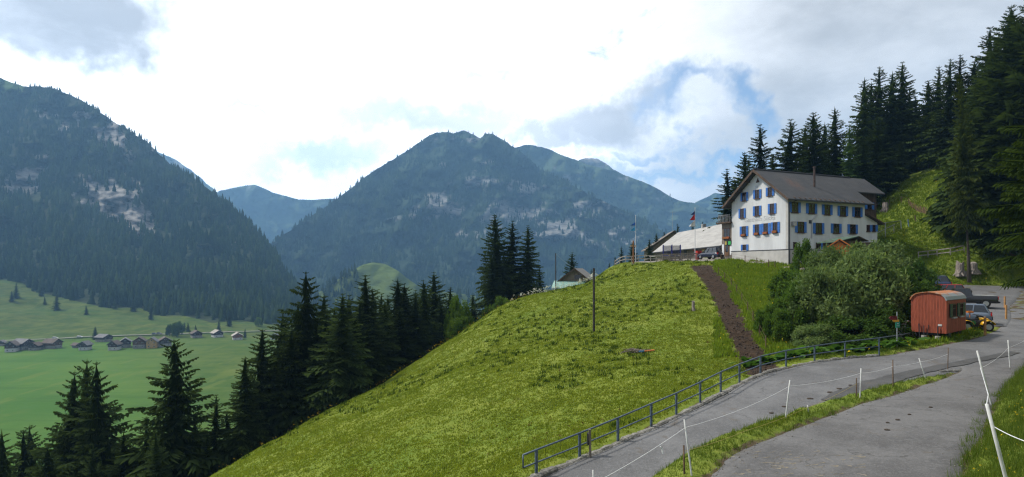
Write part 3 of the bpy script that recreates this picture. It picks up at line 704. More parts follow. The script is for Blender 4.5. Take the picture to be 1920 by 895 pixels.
def tree(name, base, h, crown, label, cat='tree', group=None, wide=1.0, trunk=None):
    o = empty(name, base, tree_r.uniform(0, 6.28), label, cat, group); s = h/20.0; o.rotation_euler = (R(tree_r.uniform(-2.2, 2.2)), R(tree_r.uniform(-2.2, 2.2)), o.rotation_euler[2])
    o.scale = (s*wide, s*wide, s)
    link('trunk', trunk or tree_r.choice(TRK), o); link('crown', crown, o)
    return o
def row(lst, meshes, phrase, group, name='spruce_tree', wide=1.0, minh=3.0):
    """lst of (px, top py, distance): trees standing on the hillside, labelled from left to right"""
    lst = sorted(lst, key=lambda q: q[0])
    for i, q in enumerate(lst):
        px, py, Y = q[:3]; b = on(px, Y); h = max(minh, (HY-py)/F*Y-b.z)
        ms = (q[3] if len(q) > 3 else None) or tree_r.choice(meshes)
        w = q[4] if len(q) > 4 else tree_r.uniform(.9, 1.15)
        # slim tall trees: the nearer the true spread of a crown, the less they widen with height
        tree(name, b-Vector((0, 0, .2)), h, ms, '%s, %s from the left' % (phrase, ORD[i]), 'spruce', group, w*wide)
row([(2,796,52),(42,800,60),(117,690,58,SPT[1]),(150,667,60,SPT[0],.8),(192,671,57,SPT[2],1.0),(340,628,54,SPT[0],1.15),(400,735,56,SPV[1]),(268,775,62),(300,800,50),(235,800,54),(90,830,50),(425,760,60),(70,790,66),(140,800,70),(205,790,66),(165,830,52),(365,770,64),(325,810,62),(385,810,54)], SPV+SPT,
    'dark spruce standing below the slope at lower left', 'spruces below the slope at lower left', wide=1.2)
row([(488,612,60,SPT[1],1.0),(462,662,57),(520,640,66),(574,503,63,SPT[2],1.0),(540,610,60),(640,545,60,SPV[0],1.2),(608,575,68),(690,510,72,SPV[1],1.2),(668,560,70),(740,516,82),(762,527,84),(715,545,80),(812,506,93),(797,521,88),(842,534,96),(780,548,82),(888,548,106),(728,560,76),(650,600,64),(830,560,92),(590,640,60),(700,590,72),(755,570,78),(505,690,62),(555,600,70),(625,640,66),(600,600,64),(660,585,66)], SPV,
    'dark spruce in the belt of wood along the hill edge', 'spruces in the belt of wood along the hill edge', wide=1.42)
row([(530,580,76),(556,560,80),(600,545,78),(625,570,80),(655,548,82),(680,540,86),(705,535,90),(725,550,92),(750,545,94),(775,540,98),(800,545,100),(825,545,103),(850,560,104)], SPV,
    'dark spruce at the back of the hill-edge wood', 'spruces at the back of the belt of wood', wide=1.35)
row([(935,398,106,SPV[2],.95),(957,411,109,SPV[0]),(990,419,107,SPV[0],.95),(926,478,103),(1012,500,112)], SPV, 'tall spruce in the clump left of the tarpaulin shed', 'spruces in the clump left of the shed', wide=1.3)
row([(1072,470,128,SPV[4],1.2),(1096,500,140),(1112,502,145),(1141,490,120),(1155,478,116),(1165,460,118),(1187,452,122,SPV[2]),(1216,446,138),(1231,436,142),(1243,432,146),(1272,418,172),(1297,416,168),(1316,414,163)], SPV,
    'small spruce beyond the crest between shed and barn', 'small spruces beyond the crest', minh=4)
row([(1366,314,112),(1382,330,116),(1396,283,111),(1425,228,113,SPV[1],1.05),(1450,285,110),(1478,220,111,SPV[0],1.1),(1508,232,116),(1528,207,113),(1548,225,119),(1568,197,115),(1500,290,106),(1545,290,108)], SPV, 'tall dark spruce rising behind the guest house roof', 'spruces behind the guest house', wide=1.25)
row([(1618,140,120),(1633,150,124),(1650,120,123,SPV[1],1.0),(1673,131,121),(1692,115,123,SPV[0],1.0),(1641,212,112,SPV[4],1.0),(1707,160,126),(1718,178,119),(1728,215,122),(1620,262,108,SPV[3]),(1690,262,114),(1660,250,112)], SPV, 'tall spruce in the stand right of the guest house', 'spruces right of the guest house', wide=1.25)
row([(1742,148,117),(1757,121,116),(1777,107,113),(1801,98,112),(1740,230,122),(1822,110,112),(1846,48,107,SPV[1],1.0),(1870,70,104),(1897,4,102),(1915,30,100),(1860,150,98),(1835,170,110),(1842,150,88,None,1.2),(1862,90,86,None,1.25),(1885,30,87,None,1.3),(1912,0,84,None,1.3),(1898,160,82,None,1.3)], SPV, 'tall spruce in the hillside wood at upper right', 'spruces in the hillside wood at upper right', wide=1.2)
b = on(1592, 108); tree('larch_tree', b, (HY-232)/F*108-b.z, LAR, 'pale green larch behind the guest house ridge', 'larch', None, 1.1)
b = on(1818, 80); tree('spruce_tree', b, (HY-128)/F*80-b.z, SPO[0], 'olive sunlit spruce with bare trunk foot above the stumps', 'spruce', None, .52)
# the big spruce close by on the right, its drooping boughs reaching into view
NEARM = spruce_mesh(21, h=24.0, rad=.245, levels=52, nb=11, k=40, base=.21, mat=leafmat('near_spruce_needles', (.010, .022, .006), (.048, .072, .014), .3, 0), mess=1.2, hang=1.9, twl=.19, gaps=.04, wf=.8)
b = Vector((30.5, 32.3, 0)); b.z = float(H(b.x, b.y))
o = tree('spruce_tree', b-Vector((0, 0, .3)), 19.0, NEARM, 'big near spruce with drooping boughs at the right edge', 'spruce', None, 1.0, MB().tube([(0, 0, -.5), (0, 0, 8), (0, 0, 23)], [.34, .24, .03], 10).mesh('trunk', BARK, True))

# broadleaved shrubs
def bush_mesh(seed, n=9000, clumps=46, a=(1.0, 1.0, .8), leaf=.075, asp=.38, mat=None, name='foliage'):
    r = np.random.default_rng(seed)
    d = r.normal(size=(clumps, 3)); d /= np.linalg.norm(d, axis=1)[:, None]; d[:, 2] = np.abs(d[:, 2])*1.0-.12
    c = d*r.uniform(.55, .92, clumps)[:, None]
    k = r.integers(0, clumps, n); q = r.normal(size=(n, 3)); q /= np.linalg.norm(q, axis=1)[:, None]
    p = c[k]+q*(r.random(n)**.45)[:, None]*r.uniform(.14, .27, clumps)[k][:, None]*np.array([1, 1, .9])
    p = p*np.array(a); p[:, 2] += a[2]*.28; p = p[p[:, 2] > 0]; k = k[:len(p)]; n = len(p)
    u = r.normal(size=(n, 3)); u[:, 2] = u[:, 2]*.6+.25; u /= np.linalg.norm(u, axis=1)[:, None]
    w = np.cross(u, r.normal(size=(n, 3))); w /= np.linalg.norm(w, axis=1)[:, None]
    l = leaf*r.uniform(.6, 1.4, n)[:, None]
    V = np.stack([p, p+u*l*.5+w*l*asp*.5, p+u*l, p+u*l*.5-w*l*asp*.5], 1).reshape(-1, 3)
    tint = np.clip(r.random(clumps)[k]*.55+r.random(n)*.45, 0, 1)
    return np_mesh(name, V, np.arange(4*n).reshape(-1, 4), mat, False, {'tint': np.repeat(tint, 4)})
def stems_mesh(seed, mat, n=6, hgt=.75):
    rr = random.Random(seed); m = MB()
    for i in range(n):
        a = rr.uniform(0, 6.28); l = rr.uniform(.3, .6)
        m.tube([(0, 0, -.05), (math.cos(a)*l*.35, math.sin(a)*l*.35, hgt*.45), (math.cos(a)*l, math.sin(a)*l, hgt*rr.uniform(.8, 1.0))], [.02, .014, .004], 5)
    return m.mesh('stems', mat, True)
WILL = leafmat('willow_leaves', (.062, .105, .034), (.180, .235, .095), .38, .12)
SHRB = leafmat('shrub_leaves', (.035, .075, .014), (.100, .160, .028), .35, .15)
DKSH = leafmat('dark_shrub_leaves', (.022, .050, .011), (.075, .120, .026), .33, .2)
STEM = M('shrub_stems', (.06, .045, .03), .9, .3, 6)
BW = [bush_mesh(1, 27000, 90, (1, 1, .88), .085, .32, WILL), bush_mesh(2, 27000, 80, (1, 1, .92), .085, .32, WILL)]
BS = [bush_mesh(3, 9000, 40, (1, 1, .85), .09, .5, SHRB), bush_mesh(4, 9000, 36, (1, 1, 1.0), .09, .5, SHRB)]
BD = [bush_mesh(5, 9000, 40, (1, 1, .9), .085, .45, DKSH)]
STM = [stems_mesh(1, STEM), stems_mesh(2, STEM)]
def bush(base, r_, hgt, mesh, label, group=None, cat='shrub', name='shrub'):
    o = empty(name, base, tree_r.uniform(0, 6.28), label, cat, group); o.scale = (r_, r_, hgt)
    link('foliage', mesh, o); link('stems', tree_r.choice(STM), o); return o
def bushat(px, top, Y, wpx, mesh, label, group=None, **kw):
    b = on(px, Y); h = (HY-top)/F*Y-b.z
    return bush(b-Vector((0, 0, .1)), wpx/F*Y/2*1.02, max(.4, h/1.12), mesh, label, group, **kw)
TH = 'willow thicket between road and guest house'
bushat(1545, 488, 45, 160, BW[0], 'broad grey-green willow bush at the left of the roadside thicket', TH)
bushat(1610, 456, 47.5, 185, BW[1], 'tallest grey-green willow bush in the middle of the roadside thicket', TH)
bushat(1672, 488, 50, 150, BD[0], 'dark green bush at the right of the roadside thicket', TH)
bushat(1562, 450, 53, 140, BW[0], 'pale willow bush behind the middle of the roadside thicket', TH)
bushat(1640, 440, 58, 150, BW[1], 'pale willow bush at the top of the thicket below the blue playhouse', TH)
bushat(1705, 472, 57, 100, BD[0], 'dark bush beside the blue estate car', TH)
bushat(1506, 449, 68, 44, BS[1], 'bright leafy bush against the corner of the guest house', TH)
bushat(1495, 545, 47, 90, BS[0], 'fresh green bush between the dirt track and the willows', TH)
bushat(1440, 560, 46, 60, BS[0], 'small fresh green bush at the right edge of the dirt track', TH)
bushat(1498, 520, 45.5, 100, BS[1], 'tall fresh green bush left of the willow bushes', TH)
bushat(1462, 565, 43.5, 66, BS[0], 'low fresh green bush between railing and dirt track', TH)
bushat(1478, 505, 58, 70, BS[1], 'leafy bush on the lawn below the gable wall', TH)
bushat(1590, 585, 41.5, 150, BD[0], 'dark low bush right behind the railing', TH)
bushat(1655, 565, 43.5, 110, BD[0], 'dark bush behind the trail sign', TH)
bushat(1530, 600, 41.5, 90, BW[0], 'low willow bush behind the middle of the railing', TH)
bushat(1700, 560, 46, 80, BD[0], 'dark bush left of the red trailer roof', TH)
bushat(1660, 436, 80, 60, BS[0], 'light bush at the foot of the wire fence by the house annex', None)
bushat(864, 584, 82, 56, BS[0], 'round light bush at the hill edge below the spruces', None)
bushat(862, 558, 86, 60, BS[1], 'round bush behind the light one at the hill edge', None)
bushat(940, 548, 92, 50, BS[0], 'round bush under the tall clump of spruces', None)
bushat(915, 570, 90, 30, BD[0], 'small dark bush at the hill edge under the spruces', None)
bushat(1060, 548, 88, 40, BS[0], 'low bush on the crest below the shed wall', None)
bushat(1020, 552, 89, 36, BS[1], 'low bush on the crest left of the shed wall', None)

# ================================================================== valley trees and village
def vpos(px, py):
    pxv = np.array([float(px)]); pyv = np.array([float(py)]); return Vector(polar(pxv, pyv, left_Y(pxv, pyv))[0])
VT = [(178,612,637,0),(162,572,590,0),(106,552,582,0),(84,556,572,0),(30,530,560,0),(22,545,565,0),(78,535,556,0),(367,609,621,0),(459,616,634,0),(353,604,622,0),(283,575,600,0),(410,600,622,0),(430,590,612,0),(345,604,620,0),(250,560,584,0),(215,560,580,0)]
for i, (px, t, bt, k) in enumerate(sorted(VT)):
    p = vpos(px, bt); tree('spruce_tree', p, (bt-t)/F*p.y, SPV[i % 6], 'small distant spruce on the valley meadow, %s from the left' % ORD[i], 'spruce', 'scattered spruces on the valley meadow', 1.25)
for i, (px, t, bt, w) in enumerate([(333,600,632,26),(485,592,612,16),(318,606,630,14)]):
    p = vpos(px, bt); bush(p, w/F*p.y/2, (bt-t)/F*p.y/1.12, BD[0] if i != 1 else BS[0], ['large round broadleaf tree above the village houses', 'pale broadleaf tree at the forest edge right of the village', 'smaller round tree left of the large one above the village'][i], None, 'tree', 'broadleaf_tree')

# ================================================================== BUILDINGS
PLASTER = M('white_plaster', (.52, .525, .53), .9, .09, .5, .2, stretch=(1.6, 1.6, .35), detail=7)
PLINTH = M('grey_plinth', (.40, .385, .36), .92, .10, .9, .2)
WOODD = M('dark_weathered_wood', (.085, .055, .038), .85, .35, 2.0, .4, stretch=(4, 4, .4))
WOODG = M('grey_weathered_wood', (.19, .155, .125), .88, .3, 2.0, .4, stretch=(5, 5, .4))
WOODB = M('brown_wood', (.16, .085, .045), .8, .3, 2.5, .3, stretch=(4, 4, .5))
FRAME = M('dark_brown_window_frame', (.055, .022, .016), .6, .2, 6)
GLASS = M('window_glass', (.012, .014, .017), .08, .2, 1.5, spec=.6)
BLUE = M('blue_shutter_paint', (.034, .135, .42), .5, .12, 3, .1)
METAL = M('galvanised_metal', (.32, .34, .36), .45, .15, 5, .1, metal=.6)
DARKM = M('dark_metal', (.03, .03, .035), .5, .2, 5)
CONC = M('concrete', (.33, .32, .30), .9, .2, 2, .3)
GERAN = M('red_geraniums', (.35, .05, .015), .8, .3, 12, .5, col2=(.05, .08, .02))
def roof_mat(name, c, c2, tile=.4, rust=None):
    m = bpy.data.materials.new(name); m.use_nodes = True; t = m.node_tree; g = NT(t); b = t.nodes['Principled BSDF']
    P = g.n('ShaderNodeTexCoord').outputs['Object']
    br = g.n('ShaderNodeTexBrick'); g.put(br.inputs['Vector'], g.vmath('MULTIPLY', P, (1, 1.25, 1)))
    br.inputs['Scale'].default_value = 1.0; br.inputs['Brick Width'].default_value = tile; br.inputs['Row Height'].default_value = tile; br.inputs['Mortar Size'].default_value = tile*.045
    br.inputs['Color1'].default_value = tuple(c)+(1,); br.inputs['Color2'].default_value = tuple(x*.80 for x in c)+(1,); br.inputs['Mortar'].default_value = tuple(x*.55 for x in c)+(1,)
    n = g.noise(P, .5, 5, .6)
    cc = g.mix(g.math('MULTIPLY', g.ss(n, .4, .7), .6), br.outputs['Color'], tuple(c2)+(1,))
    if rust:
        v = g.vmath('MULTIPLY', g.vmath('SUBTRACT', P, rust), (.55, .42, .42)); rm = g.math('MULTIPLY', g.ss(g.vmath('LENGTH', v), 1.0, .2), g.ss(g.noise(g.vmath('MULTIPLY', P, (4, 1, 1)), 1.2, 4, .6), .35, .65))
        cc = g.mix(g.math('MULTIPLY', rm, .6), cc, (.13, .06, .035, 1))
    g.put(b.inputs['Base Color'], cc); b.inputs['Roughness'].default_value = .75
    bp = g.n('ShaderNodeBump', i_Strength=.5, i_Distance=.03, i_Height=br.outputs['Fac'], invert=True); g.put(b.inputs['Normal'], bp.outputs[0])
    return m
# ---- guest house
HC = Vector((34.9, 77.5, 0)); HA = R(24); HUX, HUY = math.cos(HA), math.sin(HA)
GB = float(H(HC.x, HC.y))
def gab(px, py):
    k = (px-CX)/F; y = (k*HC.y-HC.x)/(-HUY-k*HUX); return y, (HY-py)/F*(HC.y+y*HUX)
def fro(px, py, off=0.0):
    """point on the long front (off: metres behind the front plane)"""
    k = (px-CX)/F; ox, oy = HC.x-HUY*off, HC.y+HUX*off
    x = (k*oy-ox)/(HUX-k*HUY); return x, (HY-py)/F*(oy+x*HUY)
GH = empty('guest_house', (HC.x, HC.y, 0), HA, 'white guest house with blue shutters and dark pitched roof', 'house')
WY = gab(1372, 400)[0]; HL = fro(1621.5, 400)[0]; EZ = 9.25; RZ = 13.05; PZ = 2.45; RY = WY/2
MB().prism([(0, PZ), (WY, PZ), (WY, EZ), (RY, RZ), (0, EZ)], lambda u, v, w: (w, u, v), 0, HL).build('wall', PLASTER, GH)
MB().box((HL/2, WY/2, PZ/2-1.2), (HL+.08, WY+.08, PZ+2.4)).build('plinth', PLINTH, GH)
MB().box((HL/2, WY/2, PZ+.05), (HL+.16, WY+.16, .09)).build('plinth_ledge', DARKM, GH)
MB().box((-.03, .16, PZ+.1+(EZ-PZ)/2-.15), (.05, .34, EZ-PZ-.3)).build('corner_strip', PLINTH, GH)
sl_ = (RZ-EZ)/RY; OV = .85; XV0, XV1 = -.95, HL+.75
ROOFM = roof_mat('dark_roof_slates', (.048, .049, .054), (.064, .060, .060), .42, rust=(fro(1527, 345)[0]-1.0, 2.0, 11.6))
def slope(y0, y1, x0, x1, th=.16):
    z = lambda y: RZ+.22-abs(y-RY)*sl_
    poly = [(y0, z(y0)), (y1, z(y1)), (y1, z(y1)-th), (y0, z(y0)-th)]
    return MB().prism(poly, lambda u, v, w: (w, u, v), x0, x1)
slope(-OV, RY, XV0, XV1).build('roof', ROOFM, GH)
slope(WY+OV, RY+.002, XV0, XV1).build('roof', ROOFM, GH)
MB().tube([(XV0-.03, RY, RZ+.26), (XV1+2.6, RY, RZ+.26)], .12, 6).build('ridge_cap', DARKM, GH)
for ys in (-OV, WY+OV):
    zz = RZ+.22-abs(ys-RY)*sl_
    MB().bar((XV0, ys, zz-.12), (XV0+.001+XV1-XV0, ys, zz-.12), .16, .14).build('gutter', DARKM, GH)
for s_ in (-1, 1):
    ys = -OV if s_ < 0 else WY+OV; zz = RZ+.22-abs(ys-RY)*sl_
    MB().bar((XV0-.03, ys, zz-.14), (XV0-.03, RY, RZ+.08), .05, .30).build('verge_board', WOODD, GH)
    for t_ in (.18, .45, .72):
        yy = RY+(ys-RY)*(1-t_)*.93; MB().bar((-.85, yy, RZ-.06-abs(yy-RY)*sl_), (.1, yy, RZ-.06-abs(yy-RY)*sl_), .16, .18).build('purlin_end', WOODD, GH)
for i in range(int(HL/.9)):
    MB().bar((.4+i*.9, -.8, EZ-.32), (.4+i*.9, .0, EZ+.02), .10, .12).build('rafter_end', WOODD, GH)
cx_, cz_ = fro(1527, 345, 2.0); MB().tube([(cx_, 2.0, 11.0), (cx_, 2.0, 13.6)], .13, 8).tube([(cx_, 2.0, 13.55), (cx_, 2.0, 13.75)], .2, 8).build('flue_pipe', M('rusty_flue', (.06, .035, .028), .7, .3, 4), GH)
def window(parent, fn, h0, h1, z0, z1, shut=(1, 1), flowers=False, sw=None, smat=None, nm='window'):
    w = h1-h0; fr = .07; m = MB()
    def pb(a0, a1, b0, b1, o0, o1, mm):
        v = [fn(a, b_, o) for o in (o0, o1) for b_ in (b0, b1) for a in (a0, a1)]
        mm.add(v, [(0, 2, 3, 1), (4, 5, 7, 6), (0, 1, 5, 4), (2, 6, 7, 3), (0, 4, 6, 2), (1, 3, 7, 5)]); return mm
    pb(h0, h0+fr, z0, z1, .003, .07, m); pb(h1-fr, h1, z0, z1, .003, .07, m); pb(h0+fr, h1-fr, z0, z0+fr, .003, .07, m); pb(h0+fr, h1-fr, z1-fr, z1, .003, .07, m)
    pb((h0+h1)/2-.03, (h0+h1)/2+.03, z0+fr, z1-fr, .003, .06, m); pb(h0+fr, h1-fr, z0+(z1-z0)*.62, z0+(z1-z0)*.62+.045, .003, .055, m)
    o = m.build(nm, FRAME, parent)
    pb(h0+fr*.5, h1-fr*.5, z0+fr*.5, z1-fr*.5, .004, .03, MB()).build('pane', GLASS, o)
    pb(h0-.08, h1+.08, z0-.09, z0-.002, .003, .14, MB()).build('sill', FRAME if z0 > 3 else CONC, o)
    s_ = sw or w*.45
    for sd, k in ((-1, shut[0]), (1, shut[1])):
        if not k: continue
        a0, a1 = (h0-s_-.02, h0-.02) if sd < 0 else (h1+.02, h1+.02+s_)
        mm = MB(); pb(a0, a1, z0, z1, .035, .07, mm)
        for q in range(2): pb(a0+.04, a1-.04, z0+(z1-z0)*(.18+.56*q), z0+(z1-z0)*(.26+.56*q), .071, .085, mm)
        mm.build('shutter', smat or BLUE, o)
    if flowers:
        pb(h0+.02, h1-.02, z0+.0, z0+.28, .085, .30, MB()).build('flower_box', GERAN, o)
    return o
FG = lambda h, z, o: (-o, h, z); FF = lambda h, z, o: (h, -o, z)
for a, b_, c_, d_, fl in [(1392.4,1399.6,361,377,0),(1416.4,1424.2,356,372.6,0),(1440.2,1448.2,351.4,367.6,0),(1388.5,1395.2,391.3,409,0),(1416,1424,386.5,404.7,0),(1444,1452,382,401,0),
                         (1391.3,1399.3,424.6,443,1),(1416,1424,421,440.6,1),(1432.2,1440.5,419,439,1),(1449.7,1458.3,416.7,436.7,1),(1393,1400,458.8,472.6,0)]:
    y1_, zt = gab(a, c_); y0_, zb_ = gab(b_, d_); zt = gab((a+b_)/2, c_)[1]; zb_ = gab((a+b_)/2, d_)[1]
    window(GH, FG, y0_, y1_, max(zb_, PZ+.12), zt, flowers=fl)
y_, z_ = gab(1420.9, 339); MB().prism([(y_-.32, z_-.25), (y_+.32, z_-.25), (y_, z_+.35)], FG, .003, .04).build('triangle_vent', FRAME, GH)
y_, z_ = gab(1418.4, 350.8); MB().box((-.02, y_, z_), (.03, .35, .35)).build('vent_grille', METAL, GH)
for a, b_, c_, d_ in [(1484,1496,379.4,398.9),(1515.6,1527,381.7,400.9),(1545.3,1556,384,403),(1574.5,1585.3,386.8,405.3),(1602,1612.5,388.8,407),(1495,1507,416,436.4),(1528.6,1540.4,418.3,438.4),(1562,1573,419.6,437.5),(1593,1603.6,421,438.5)]:
    x0_, _ = fro(a, c_); x1_, _ = fro(b_, c_); zt = fro((a+b_)/2, c_)[1]; zb_ = fro((a+b_)/2, d_)[1]
    window(GH, FF, x0_, x1_, zb_, zt, sw=.43)
for a, b_ in ((1487, 1493.5), (1529.6, 1538.4)):
    x0_, _ = fro(a, 456); x1_, _ = fro(b_, 456); window(GH, FF, x0_, x1_, PZ+.15, PZ+1.0, shut=(0, a > 1500), sw=.4)
x_, _ = fro(1479.3, 400); MB().tube([(x_+.9, -.72, EZ-.45), (x_, -.12, EZ-.95), (x_, -.1, 5), (x_, -.1, .2)], .06, 6).build('downpipe', DARKM, GH)
xa, za = fro(1532.5, 402); xb, zb_ = fro(1522, 413.5); xc, zc = fro(1521, 447); MB().tube([(xa, -.1, za), (xb, -.1, zb_), (xc, -.1, zc)], .07, 6).build('flue_pipe', M('pale_pipe', (.42, .43, .44), .6, .1, 3), GH)
x_, z_ = fro(1486.5, 420); MB().box((x_, -.2, z_), (.55, .4, .55)).build('ac_box', CONC, GH)  # plain air-conditioning box fixed to the long front
x_, z_ = fro(1518.6, 416.3); MB().box((x_, -.03, z_), (.42, .06, .42)).build('vent_grille', DARKM, GH)
# faint lettering on the gable
def text_mesh(txt, size, mat, name):
    cu = bpy.data.curves.new(name, 'FONT'); cu.body = txt; cu.size = size; cu.extrude = .004; cu.resolution_u = 3; cu.align_x = 'CENTER'; cu.align_y = 'CENTER'
    t_ = bpy.data.objects.new(name, cu); COL.objects.link(t_); bpy.context.view_layer.update()
    me = bpy.data.meshes.new_from_object(t_.evaluated_get(bpy.context.evaluated_depsgraph_get())); me.name = name
    bpy.data.objects.remove(t_, do_unlink=True); me.materials.clear(); me.materials.append(mat); return me
y_, z_ = gab(1424, 411); link('lettering', text_mesh('Gasthaus Sücka', .85, M('faded_lettering', (.36, .36, .36), .9, .1, 3), 'lettering'), GH, (-.012, y_, z_), (R(90), 0, R(-90)))
# rear wing: dark timber storey over white wall
W0 = 2.4; xw0, xw1 = HL, fro(1642, 400, W0)[0]; we = RZ+.22-abs(W0-RY)*sl_
MB().prism([(W0, PZ), (WY, PZ), (WY, 6.6), (W0, 6.6)], lambda u, v, w: (w, u, v), xw0+.002, xw1).build('wing_wall', PLASTER, GH)
MB().prism([(W0-.06, 6.6), (WY+.06, 6.6), (WY+.06, EZ), (RY, RZ-.02), (W0-.06, we-.30)], lambda u, v, w: (w, u, v), xw0+.004, xw1+.06).build('wing_timber_wall', WOODD, GH)
slope(W0-.75, RY-.002, XV1+.002, xw1+.95).build('wing_roof', ROOFM, GH); slope(WY+OV, RY, XV1+.002, xw1+.95).build('wing_roof', ROOFM, GH)
FW = lambda h, z, o: (h, W0-.06-o, z)
xa = fro(1629, 390, W0)[0]; zt = fro(1630, 380, W0)[1]; zb_ = fro(1630, 393, W0)[1]; window(GH, FW, xa-.45, xa+.45, max(zb_, 6.7), zt, sw=.5)
# lean-to annex
xl1 = fro(1646.5, 430)[0]; zt0 = fro(1621, 402)[1]; zt1 = fro(1652, 420)[1]
MB().prism([(HL+.003, .5), (xl1, .5), (xl1, zt1+.35), (HL+.003, zt0-.1)], lambda u, v, w: (u, w, v), .12, W0-.01).build('annex_wall', PLASTER, GH)
MB().prism([(HL+.01, zt0+.12), (xl1+.7, zt1+.05), (xl1+.7, zt1-.14), (HL+.01, zt0-.07)], lambda u, v, w: (u, w, v), -.5, W0-.07).build('annex_roof', WOODD, GH)
FA = lambda h, z, o: (h, .12-o, z)
for a in (1629, 1639.5):
    x0_, zz = fro(a, 428); window(GH, FA, x0_-.3, x0_+.3, zz-.45, zz+.45, shut=(0, 1), sw=.5)
# timber porch with roof terrace at the far side of the gable
YP1 = gab(1352.5, 440)[0]; PT = gab(1362, 419)[1]; PB = gab(1362, 487)[1]-.5
MB().box((1.8, (WY+YP1)/2+.01, (PT+PB)/2), (3.4, YP1-WY-.02, PT-PB)).build('porch', WOODG, GH)
MB().box((1.7, (WY+YP1)/2+.25, PT+.08), (4.3, YP1-WY+.7, .2)).build('porch_roof', WOODD, GH)
rl = MB(); ye = YP1+.3
for i in range(9):
    y_ = WY+.15+(ye-WY-.2)*i/8; rl.bar((-.3, y_, PT+.18), (-.3, y_, PT+1.15), .04)
rl.bar((-.3, WY+.1, PT+1.15), (-.3, ye, PT+1.15), .07); rl.bar((-.3, ye, PT+1.15), (3.5, ye, PT+1.15), .07)
for i in range(9): rl.bar((-.3+i*.45, ye, PT+.18), (-.3+i*.45, ye, PT+1.15), .04)
rl.build('balustrade', M('grey_balustrade', (.2, .2, .21), .7, .2, 5), GH)
FP = lambda h, z, o: (.1-o, h, z)
hw = (YP1-WY)/2; yc = (WY+YP1)/2
window(GH, FP, yc-hw*.62, yc+hw*.62, PT-2.2, PT-.7, shut=(0, 0), flowers=True, nm='porch_window')
dz0 = gab(1362, 478)[1]; d_ = MB().box((.06, yc-.05, dz0+.7), (.06, hw*.8, 1.7)).build('porch_door', WOODB, GH)
MB().box((.02, yc-.05, dz0+.85), (.03, hw*.5, .9)).build('pane', GLASS, d_)
for yy in (yc+hw*.72, yc-hw*.78): MB().box((.05, yy, dz0+.75), (.04, hw*.36, 1.5)).build('porch_shutter', M('white_board', (.62, .62, .62), .7, .05, 3), GH)
z_ = gab(1364, 456)[1]; sg = MB().box((.0, yc-hw*.35, z_), (.08, hw*1.1, .75)).build('inn_sign', M('black_sign', (.012, .012, .014), .5, .1, 3), GH)
MB().box((-.05, yc-hw*.62, z_), (.02, .5, .5)).build('sign_emblem', M('green_sign_mark', (.05, .42, .10), .5, .3, 14, col2=(.02, .12, .04)), sg); MB().box((-.05, yc+hw*.05, z_), (.02, .18, .5)).build('sign_emblem', M('yellow_sign_mark', (.65, .5, .1), .5, .2, 8), sg)

# ---- the long barn behind
def house_frame(name, loc, rz, label, cat='barn'): return empty(name, loc, rz, label, cat)
GREYR = M('pale_fibre_cement_roof', (.30, .29, .275), .85, .12, .35, .1, stretch=(1, 6, 1))
BR = house_frame('barn', (30.3, 131, 0), math.atan2(93.0-131, 31.9-30.3), 'long timber barn with pale grey roof beside the guest house')
BL = math.hypot(38, 1.6); BE, BRZ, BW2 = 3.85, 7.85, 5.2     # local x runs towards the viewer, local y to the right
MB().prism([(0.6, -2), (2*BW2-.6, -2), (2*BW2-.6, BE), (BW2, BRZ-.45), (.6, BE)], lambda u, v, w: (w, u, v), .6, BL-.4).build('wall', WOODG, BR)
for (a, b_) in ((-.3, BW2), (2*BW2+.3, BW2)):
    za = BE-.25; MB().prism([(a, za), (b_, BRZ), (b_, BRZ-.16), (a, za-.16)], lambda u, v, w: (w, u, v), 0, BL).build('roof', GREYR, BR)
MB().bar((0, -.36, BE-.36), (BL, -.36, BE-.36), .14, .16).build('gutter', DARKM, BR)
for i in range(46):
    x_ = 1.0+i*.79; MB().box((x_, .585, 1.9), (.06, .03, 3.4)).build('batten', WOODG, BR)
for x_ in (BL-13, BL-19):
    d_ = MB().box((x_, .56, 2.6), (1.3, .08, 2.2)).build('door', DARKM, BR)
MB().box((BL-9.5, .55, 3.1), (1.5, .05, .35)).build('name_board', M('yellow_board', (.5, .38, .12), .7, .1, 3), BR)
MB().box((BL-14, .55, 3.35), (1.3, .05, .3)).build('name_board', M('red_board', (.4, .06, .03), .7, .1, 3), BR)
MB().box((6, -.9, 2.6), (4.5, 2.2, .12)).build('lean_to_roof', GREYR, BR)
for yy in (-1.8,): MB().bar((4, yy, .5), (4, yy, 2.6), .14).bar((8, yy, .5), (8, yy, 2.6), .14).build('lean_to_post', WOODG, BR)
MB().box((15, BW2+.2, BRZ+.25), (.7, .7, .9)).build('chimney', CONC, BR)
B2 = house_frame('barn', (34.5, 139, 0), R(-6), 'brown shingled shed roof peeking out left behind the long barn')
BRNR = roof_mat('brown_shingles', (.12, .095, .075), (.15, .12, .1), .5)
MB().prism([(-3.5, -3), (5, -3), (5, 5.2), (2.2, 8.4), (-3.5, 4.6)], lambda u, v, w: (u, w, v), 0, 9).build('wall', WOODG, B2)
for (a, za, b_, zb_) in ((-4.2, 4.4, 2.2, 8.75), (5.8, 4.6, 2.202, 8.75)): MB().prism([(a, za), (b_, zb_), (b_, zb_-.18), (a, za-.18)], lambda u, v, w: (u, w, v), -.6, 9.6).build('roof', BRNR, B2)
MB().tube([(2, 1, 8.5), (2, 1, 13.2)], .04, 5).bar((1.4, 1, 13.0), (2.6, 1, 13.0), .05).build('aerial', METAL, B2)

